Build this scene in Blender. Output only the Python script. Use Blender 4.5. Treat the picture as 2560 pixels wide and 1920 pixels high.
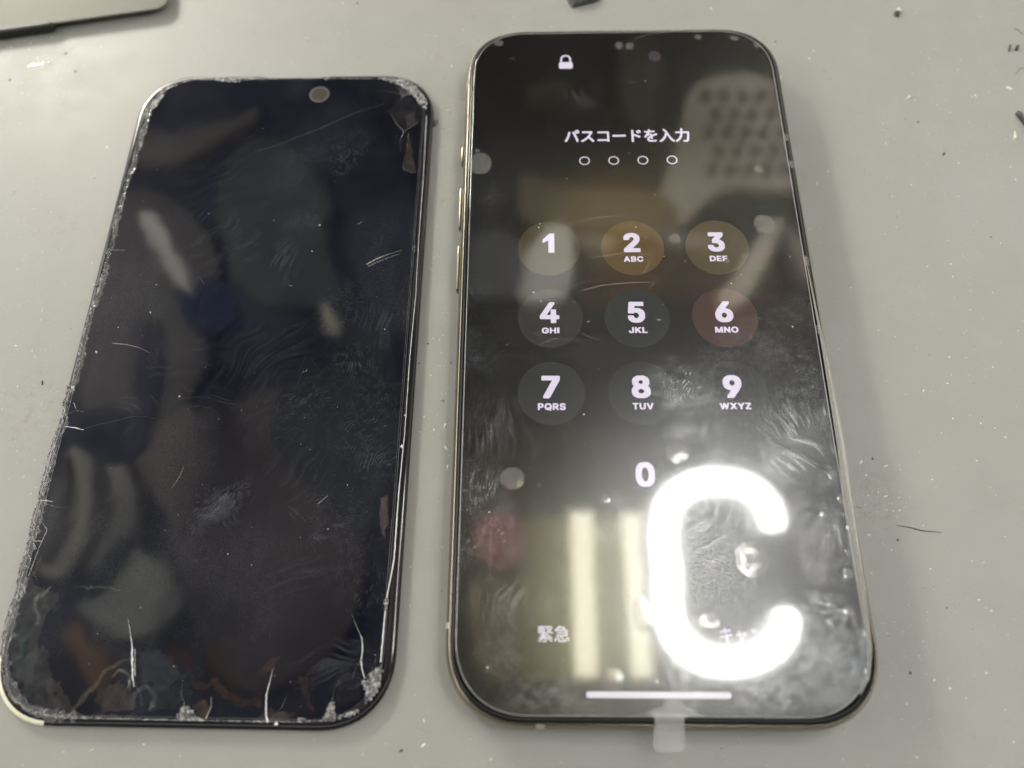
import bpy, math, random
import numpy as np
from mathutils import Vector, Matrix
from mathutils.geometry import tessellate_polygon

# ------------------------------------------------------------------ camera, world, lamps, exposure
scene = bpy.context.scene
for o in list(bpy.data.objects):
    bpy.data.objects.remove(o)
COL = scene.collection
MM = 0.001
CAM_F, CAM_PITCH, CAM_ROLL, CAM_H = 1814.242, 0.37881, -0.06097, 133.293     # focal length in photo pixels, tilt, roll, height in mm
CAM_R = Matrix.Rotation(CAM_PITCH, 3, 'X') @ Matrix.Rotation(CAM_ROLL, 3, 'Z')
cam_data = bpy.data.cameras.new('camera')
cam_data.sensor_width = 36.0
cam_data.lens = 36.0 * CAM_F / 2560.0
cam_data.clip_start = 0.002
cam_data.clip_end = 20.0
cam_data.dof.use_dof = True
cam_data.dof.focus_distance = 0.141
cam_data.dof.aperture_fstop = cam_data.lens / 2.7
cam = bpy.data.objects.new('camera', cam_data)
cam.matrix_world = Matrix.Translation((0, 0, CAM_H * MM)) @ CAM_R.to_4x4()
COL.objects.link(cam)
scene.camera = cam

world = bpy.data.worlds.new('World')
scene.world = world
world.use_nodes = True
world.node_tree.nodes['Background'].inputs[0].default_value = (1.0, 0.985, 0.94, 1)
world.node_tree.nodes['Background'].inputs[1].default_value = 1.22

def area_lamp(name, loc, target, size, size_y, power, color):
    d = bpy.data.lights.new(name, 'AREA')
    d.shape = 'RECTANGLE'
    d.size, d.size_y, d.energy, d.color = size * MM, size_y * MM, power, color
    o = bpy.data.objects.new(name, d)
    o.location = Vector(loc) * MM
    o.rotation_euler = (Vector(target) - Vector(loc)).to_track_quat('-Z', 'Y').to_euler()
    COL.objects.link(o)
    return o
area_lamp('bench_lamp', (-400, 740, 470), (0, 120, 0), 360, 260, 19.0, (1.0, 0.955, 0.83))
area_lamp('left_fill_light', (-600, 240, 620), (-40, 70, 0), 560, 560, 4.0, (1.0, 0.985, 0.93))  # added soft fill for the left side; no actual window
for ux in (-430, 400):
    area_lamp('added_uplight', (ux, 230, 30), (ux, 230, 400), 160, 300, 7.0, (1.0, 0.95, 0.88))  # unseen uplights, added to brighten the overhead shapes

scene.view_settings.view_transform = 'Standard'
scene.view_settings.look = 'None'
scene.view_settings.exposure = 0.13
scene.view_settings.gamma = 1.0
scene.render.engine = 'CYCLES'
scene.cycles.max_bounces = 8
scene.cycles.transparent_max_bounces = 12
scene.cycles.caustics_reflective = False
scene.cycles.caustics_refractive = False
scene.cycles.sample_clamp_indirect = 6.0

# ------------------------------------------------------------------ helpers
def ray(u, v):
    return CAM_R @ Vector(((u - 1280) / CAM_F, -(v - 960) / CAM_F, -1))
def on(u, v, z=0.0):
    """The point at height z (mm) that the photo shows at pixel u, v of its 2560 x 1920."""
    d = ray(u, v)
    t = (z - CAM_H) / d.z
    return Vector((d.x * t, d.y * t, z))
def mirrored(u, v, H, zg=8.3):
    """The point at height H (mm) above the bench whose mirror image the level glass at zg shows at pixel u, v."""
    p = on(u, v, zg)
    k = 1 + (H - zg) / (CAM_H - zg)
    return Vector((p.x * k, p.y * k, H))

def tag(o, label=None, cat=None, group=None, kind=None):
    if label: o['label'] = label
    if cat: o['category'] = cat
    if group: o['group'] = group
    if kind: o['kind'] = kind
    return o
def empty(name, loc, rz=0.0):
    o = bpy.data.objects.new(name, None)
    o.empty_display_size = 0.01
    o.location = Vector(loc) * MM
    o.rotation_euler = (0, 0, rz)
    COL.objects.link(o)
    return o
def mesh(name, verts, faces, mat=None, parent=None, smooth=True, loc=None):
    me = bpy.data.meshes.new(name)
    me.from_pydata([(v[0] * MM, v[1] * MM, v[2] * MM) for v in verts], [], faces)
    if smooth:
        me.polygons.foreach_set('use_smooth', [True] * len(me.polygons))
    if mat: me.materials.append(mat)
    me.update()
    o = bpy.data.objects.new(name, me)
    if parent: o.parent = parent
    if loc is not None: o.location = Vector(loc) * MM
    COL.objects.link(o)
    return o
def local(root, p):
    """World mm -> the mm frame of a root empty."""
    d = Vector((p[0], p[1], 0)) - Vector((root.location.x / MM, root.location.y / MM, 0))
    a = -root.rotation_euler[2]
    return (d.x * math.cos(a) - d.y * math.sin(a), d.x * math.sin(a) + d.y * math.cos(a))
def rrect(w, h, r, n=14, e=2.25, seg=1):
    """Rounded rectangle outline, counter-clockwise from the right side, corners a little squarer than a circle."""
    pts = []
    for cx, cy, a0 in ((w/2-r, h/2-r, 0), (-w/2+r, h/2-r, 90), (-w/2+r, -h/2+r, 180), (w/2-r, -h/2+r, 270)):
        for k in range(n + 1):
            a = math.radians(a0 + 90 * k / n)
            c, s = math.cos(a), math.sin(a)
            pts.append((cx + r * math.copysign(abs(c) ** (2 / e), c), cy + r * math.copysign(abs(s) ** (2 / e), s)))
    out = []
    for i, p in enumerate(pts):
        q = pts[(i + 1) % len(pts)]
        d = math.hypot(q[0]-p[0], q[1]-p[1])
        m = max(1, int(d / 2.0))
        for k in range(m):
            out.append((p[0] + (q[0]-p[0]) * k / m, p[1] + (q[1]-p[1]) * k / m))
    return out
def normals2(pts):
    n = len(pts)
    out = []
    for i in range(n):
        a, b = pts[i-1], pts[(i+1) % n]
        tx, ty = b[0]-a[0], b[1]-a[1]
        l = math.hypot(tx, ty) or 1
        out.append((ty / l, -tx / l))
    return out
def loft(outline, profile, cap_top=False, cap_bottom=False, closed=True, keep=None):
    """Rings of an outline moved inwards by profile[i][0] at height profile[i][1]."""
    nrm = normals2(outline)
    n = len(outline)
    V, F = [], []
    for ins, z in profile:
        for p, m in zip(outline, nrm):
            V.append((p[0] - m[0] * ins, p[1] - m[1] * ins, z))
    for k in range(len(profile) - 1):
        for i in range(n):
            j = (i + 1) % n
            if keep and not (keep(outline[i]) and keep(outline[j])): continue
            F.append((k*n+i, k*n+j, (k+1)*n+j, (k+1)*n+i))
    if cap_top: F.append(tuple((len(profile)-1)*n + i for i in range(n)))
    if cap_bottom: F.append(tuple(reversed(range(n))))
    return V, F
_rng = np.random.RandomState(7)
_LAT = _rng.rand(16, 256, 256)
def vnoise(x, y, seed=0):
    """Smooth 2-D value noise in 0..1."""
    L = _LAT[seed % 16]
    x = np.asarray(x, float) + 17.3 * seed; y = np.asarray(y, float) + 5.7 * seed
    xi, yi = np.floor(x).astype(int), np.floor(y).astype(int)
    fx, fy = x - xi, y - yi
    fx, fy = fx*fx*(3-2*fx), fy*fy*(3-2*fy)
    a, b = L[xi % 256, yi % 256], L[(xi+1) % 256, yi % 256]
    c, d = L[xi % 256, (yi+1) % 256], L[(xi+1) % 256, (yi+1) % 256]
    return (a*(1-fx)+b*fx)*(1-fy) + (c*(1-fx)+d*fx)*fy
def fnoise(x, y, seed=0, oct=4):
    s, a, t = 0, 1, 0
    for k in range(oct):
        s = s + a * vnoise(np.asarray(x) * 2**k, np.asarray(y) * 2**k, seed + k); t += a; a *= .5
    return s / t

# ------------------------------------------------------------------ materials
class NT:
    """Small node-tree writer."""
    def __init__(self, name):
        self.m = bpy.data.materials.new(name); self.m.use_nodes = True
        self.t = self.m.node_tree; self.t.nodes.clear()
        self.out = self.t.nodes.new('ShaderNodeOutputMaterial')
    def n(self, kind, **kw):
        nd = self.t.nodes.new('ShaderNode' + kind)
        for k, v in kw.items():
            if k.startswith('p_'): setattr(nd, k[2:], v)
        for k, v in kw.items():
            if not k.startswith('p_'):
                key = int(k[1:]) if k[0] == 'i' and k[1:].isdigit() else k.replace('_', ' ')
                self.put(nd.inputs[key], v)
        return nd
    def put(self, inp, v):
        if hasattr(v, 'outputs'): v = v.outputs[0]
        if isinstance(v, bpy.types.NodeSocket): self.t.links.new(v, inp)
        else: inp.default_value = v
    def math(self, op, a, b=0.0, clamp=False):
        return self.n('Math', p_operation=op, p_use_clamp=clamp, i0=a, i1=b)
    def ramp(self, fac, lo, hi):
        return self.n('MapRange', p_clamp=True, i0=fac, i1=lo, i2=hi)
    def coord(self, scale=1000.0):
        tc = self.n('TexCoord')
        return self.n('VectorMath', p_operation='SCALE', i0=tc.outputs['Object'], Scale=scale)
    def noise(self, vec, scale, detail=4.0, rough=0.55):
        return self.n('TexNoise', Vector=vec, Scale=scale, Detail=detail, Roughness=rough)
    def mixc(self, fac, a, b):
        nd = self.n('Mix', p_data_type='RGBA')
        self.put(nd.inputs[0], fac); self.put(nd.inputs[6], a); self.put(nd.inputs[7], b)
        return nd.outputs[2]
    def mixs(self, fac, a, b):
        return self.n('MixShader', i0=fac, i1=a, i2=b)
    def done(self, s, disp=None):
        self.put(self.out.inputs[0], s); return self.m
def principled(nt, **kw):
    b = nt.n('BsdfPrincipled')
    for k, v in kw.items(): nt.put(b.inputs[k.replace('_', ' ')], v)
    return b
def plain(name, color, rough=0.5, metal=0.0, ior=1.5, emit=None, strength=0.0, noise=0.0, nscale=1.0, bump=0.0):
    nt = NT(name)
    col = (*color, 1)
    kw = {}
    if noise or bump:
        n = nt.noise(nt.coord(), nscale)
        if noise:
            col = nt.mixc(n, tuple(c*(1-noise) for c in color) + (1,), tuple(min(1, c*(1+noise)) for c in color) + (1,))
        if bump:
            kw['Normal'] = nt.n('Bump', Strength=bump, Distance=0.0002, Height=n.outputs[0])
    b = principled(nt, Base_Color=col, Roughness=rough, Metallic=metal, IOR=ior, **kw)
    if emit:
        nt.put(b.inputs['Emission Color'], (*emit, 1)); nt.put(b.inputs['Emission Strength'], strength)
    return nt.done(b)
def lamp_mat(name, color, strength):
    nt = NT(name)
    return nt.done(nt.n('Emission', Color=(*color, 1), Strength=strength))

def mat_bench():
    nt = NT('grey_bench_mat')
    P = nt.coord()
    big = nt.noise(P, 0.018, 3); mid = nt.noise(P, 0.11, 5, .6); fine = nt.noise(P, 1.7, 4, .7)
    col = nt.mixc(nt.ramp(big, .3, .7), (.360, .356, .326, 1), (.378, .381, .358, 1))
    col = nt.mixc(nt.math('MULTIPLY', nt.ramp(mid, .5, .75), .22), col, (.45, .445, .41, 1))
    col = nt.mixc(nt.math('MULTIPLY', nt.ramp(nt.noise(P, 3.2, 2, .8), .62, .74), .16), col, (.50, .49, .45, 1))
    col = nt.mixc(nt.math('MULTIPLY', nt.ramp(nt.noise(P, 2.3, 2, .8), .40, .28), .14), col, (.26, .25, .22, 1))
    col = nt.mixc(nt.math('MULTIPLY', nt.ramp(mid, .46, .25), .25), col, (.31, .31, .285, 1))
    # greasy brownish smears where the mat is soiled
    for u, v, r in ((95, 1075, 16), (60, 1010, 10), (2185, 1200, 7), (2215, 1265, 8), (2165, 1300, 6), (165, 560, 8)):
        c = on(u, v)
        d = nt.n('VectorMath', p_operation='DISTANCE', i0=P, i1=(c.x, c.y, 0.0))
        k = nt.math('MULTIPLY', nt.ramp(d.outputs['Value'], r, r*.2), nt.ramp(nt.noise(P, .55, 5, .7), .50, .72))
        col = nt.mixc(nt.math('MULTIPLY', k, .26), col, (.21, .185, .12, 1))
    rough = nt.ramp(mid, .2, .8)
    rough = nt.math('ADD', nt.math('MULTIPLY', rough, .16), .36)
    sc = nt.n('Mapping', p_vector_type='POINT', Vector=P, Rotation=(0, 0, .5), Scale=(.12, 3.0, 1))
    scr = nt.noise(sc, 1.0, 3, .6)
    h = nt.math('ADD', nt.math('MULTIPLY', fine, .5), nt.math('MULTIPLY', nt.ramp(scr, .62, .74), .35))
    h = nt.math('ADD', h, nt.math('MULTIPLY', mid, 1.2))
    b = principled(nt, Base_Color=col, Roughness=rough, IOR=1.45, Normal=nt.n('Bump', Strength=.6, Distance=.00005, Height=h))
    return nt.done(b)

def mat_glass_panel():
    """Black cover glass with a grease map (smear) and a coloured delamination map on its vertices."""
    nt = NT('scuffed_black_glass')
    P = nt.coord()
    sm = nt.n('Attribute', p_attribute_name='smear').outputs['Fac']
    dl = nt.n('Attribute', p_attribute_name='delam')
    grain = nt.noise(P, 4.5, 2, .8)
    sm2 = nt.math('MULTIPLY', sm, nt.ramp(grain, .2, .75))
    base = nt.mixc(nt.math('MULTIPLY', sm2, .40, True), (.003, .0038, .008, 1), (.36, .385, .42, 1))
    base = nt.mixc(dl.outputs['Alpha'], base, dl.outputs['Color'])
    rough = nt.math('ADD', nt.math('MULTIPLY', sm2, .22), .05)
    wav = nt.noise(P, .07, 2)
    nrm = nt.n('Bump', Strength=.20, Distance=.0003, Height=wav.outputs[0])
    b = principled(nt, Base_Color=base, Roughness=rough, IOR=1.56, Normal=nrm)
    return nt.done(b)

def mat_screen():
    nt = NT('lit_phone_screen')
    P = nt.coord()
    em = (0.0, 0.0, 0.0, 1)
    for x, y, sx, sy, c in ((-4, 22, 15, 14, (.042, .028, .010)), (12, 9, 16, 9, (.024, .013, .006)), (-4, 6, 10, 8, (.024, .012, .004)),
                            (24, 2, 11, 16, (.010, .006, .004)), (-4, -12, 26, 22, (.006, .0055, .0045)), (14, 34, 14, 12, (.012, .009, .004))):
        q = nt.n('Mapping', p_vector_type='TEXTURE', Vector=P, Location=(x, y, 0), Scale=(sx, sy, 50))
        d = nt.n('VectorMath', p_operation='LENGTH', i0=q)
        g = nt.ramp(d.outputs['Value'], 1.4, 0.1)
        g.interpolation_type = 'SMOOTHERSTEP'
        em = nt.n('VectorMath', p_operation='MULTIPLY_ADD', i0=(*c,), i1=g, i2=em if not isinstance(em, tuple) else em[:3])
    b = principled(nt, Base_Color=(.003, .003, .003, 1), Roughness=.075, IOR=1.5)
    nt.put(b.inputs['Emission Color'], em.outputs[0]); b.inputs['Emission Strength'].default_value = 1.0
    return nt.done(b)
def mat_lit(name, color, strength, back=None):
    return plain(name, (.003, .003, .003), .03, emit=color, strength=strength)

def mat_film():
    """Clear protective film: see-through, with a sharp surface reflection, a broad scratch haze and grease."""
    nt = NT('clear_film')
    P = nt.coord()
    sm = nt.n('Attribute', p_attribute_name='smear').outputs['Fac']
    grain = nt.noise(P, 5.0, 2, .85)
    g2 = nt.ramp(grain, .30, .72)
    sm2 = nt.math('MULTIPLY', sm, nt.math('ADD', nt.math('MULTIPLY', g2, .8), .3))
    nrm = nt.n('Bump', Strength=.10, Distance=.00004, Height=nt.noise(P, 3.0, 2, .7).outputs[0])
    fr = nt.n('Fresnel', IOR=1.55)
    s = nt.n('BsdfTransparent')
    haze = nt.n('BsdfGlossy', p_distribution='BECKMANN', Color=(.96, .98, 1, 1), Roughness=.40, Normal=nrm)
    haze2 = nt.n('BsdfGlossy', p_distribution='BECKMANN', Color=(.96, .98, 1, 1), Roughness=.30, Normal=nrm)
    s = nt.mixs(nt.math('ADD', nt.math('MULTIPLY', sm2, .12), nt.math('MULTIPLY', g2, .006)), s, haze)
    s = nt.mixs(nt.math('MULTIPLY', nt.math('ADD', nt.math('MULTIPLY', sm2, 1.6), nt.math('MULTIPLY', g2, 1.05)), .118), s, haze2)
    s = nt.mixs(nt.math('MULTIPLY', sm2, .12, True), s, nt.n('BsdfDiffuse', Color=(.70, .76, .82, 1)))
    s = nt.mixs(nt.math('MULTIPLY', fr, nt.math('SUBTRACT', 1.0, nt.math('MULTIPLY', sm2, .5))), s, nt.n('BsdfGlossy', Color=(1, 1, 1, 1), Roughness=.05))
    return nt.done(s)
def mat_clear(name, color, cloud, gloss=.10, rough=.06, grain=0.0):
    nt = NT(name)
    s = nt.n('BsdfTransparent')
    c = cloud
    if grain:
        c = nt.math('MULTIPLY', nt.math('ADD', nt.ramp(nt.noise(nt.coord(), 3.0, 3, .7), .3, .7), 1 - grain), cloud)
    s = nt.mixs(c, s, nt.n('BsdfDiffuse', Color=(*color, 1)))
    s = nt.mixs(gloss, s, nt.n('BsdfGlossy', Roughness=rough))
    return nt.done(s)
def mat_crushed():
    nt = NT('crushed_glass')
    P = nt.coord()
    n = nt.noise(P, 1.3, 4, .75)
    col = nt.mixc(nt.ramp(n, .42, .66), (.02, .02, .026, 1), (.46, .455, .445, 1))
    b = principled(nt, Base_Color=col, Roughness=.16, IOR=1.6, Normal=nt.n('Bump', Strength=.6, Distance=.0001, Height=nt.noise(P, 4.0, 3, .8).outputs[0]))
    return nt.done(b)
def mat_titanium():
    nt = NT('brushed_titanium')
    P = nt.coord()
    n = nt.noise(nt.n('Mapping', Vector=P, Scale=(6, .4, 6)), 1.0, 3, .6)
    col = nt.mixc(n, (.24, .215, .165, 1), (.36, .33, .26, 1))
    b = principled(nt, Base_Color=col, Metallic=1.0, Roughness=.26)
    return nt.done(b)

M = dict(
    bench=mat_bench(), panel=mat_glass_panel(), screen=mat_screen(), film=mat_film(), crushed=mat_crushed(), titanium=mat_titanium(),
    bezel=plain('black_bezel_plastic', (.012, .012, .014), .12, ior=1.6, noise=.3, nscale=.6, bump=.05),
    gap=plain('black_gasket', (.004, .004, .004), .5),
    band=plain('cream_antenna_plastic', (.46, .43, .34), .45, noise=.05, nscale=2),
    slot=plain('dark_speaker_mesh', (.02, .02, .02), .6),
    glyph=plain('white_screen_text', (.003, .003, .003), .05, emit=(.82, .74, .88), strength=.93, noise=.01),
    crack=plain('dark_crack', (.004, .004, .006), .35),
    sliver=plain('bright_crack_facet', (.86, .85, .82), .25, noise=.25, nscale=1.2),
    scratch=mat_clear('pale_scratch', (.85, .84, .78), .30),
    bubble=mat_clear('air_bubble', (.82, .80, .75), .09, .075, .17, .3),
    tab=mat_clear('frosted_tab', (.72, .75, .74), .12, .05, .2, .12),
    lifted=mat_clear('lifted_film', (.62, .68, .74), .15, .06, .2, .5),
    flake=mat_clear('translucent_glass_flake', (.55, .55, .54), .16, .05, .18, .7),
    rim_glare=mat_clear('pale_rim_glare', (.80, .79, .72), .32, .08, .2),
    edge=mat_clear('film_edge', (.85, .86, .82), .30, .25, .12),
    rim_shine=plain('pale_rim_highlight', (.90, .86, .66), .35, .0, noise=.15, nscale=1.5),
    lens=plain('violet_lens_glass', (.10, .085, .12), .06, ior=1.8),
    lensring=plain('grey_lens_ring', (.09, .09, .095), .3),
    lensbrown=plain('brown_lens_glass', (.05, .040, .028), .35, ior=1.3),
    case=plain('olive_grey_aluminium', (.155, .152, .122), .5, .1, noise=.06, nscale=2.5, bump=.05),
    strip=plain('black_rubber_strip', (.010, .010, .009), .35, noise=.3, nscale=1),
    chip=plain('dark_grey_plastic_scrap', (.055, .057, .058), .4, noise=.4, nscale=1.2, bump=.4),
    cream=plain('cream_plastic_crumb', (.85, .82, .70), .4),
    dust=plain('white_dust', (.86, .84, .76), .35),
    grit=plain('dark_grit', (.06, .058, .05), .6),
    hair=plain('dark_hair', (.03, .03, .028), .4),
)
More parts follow.
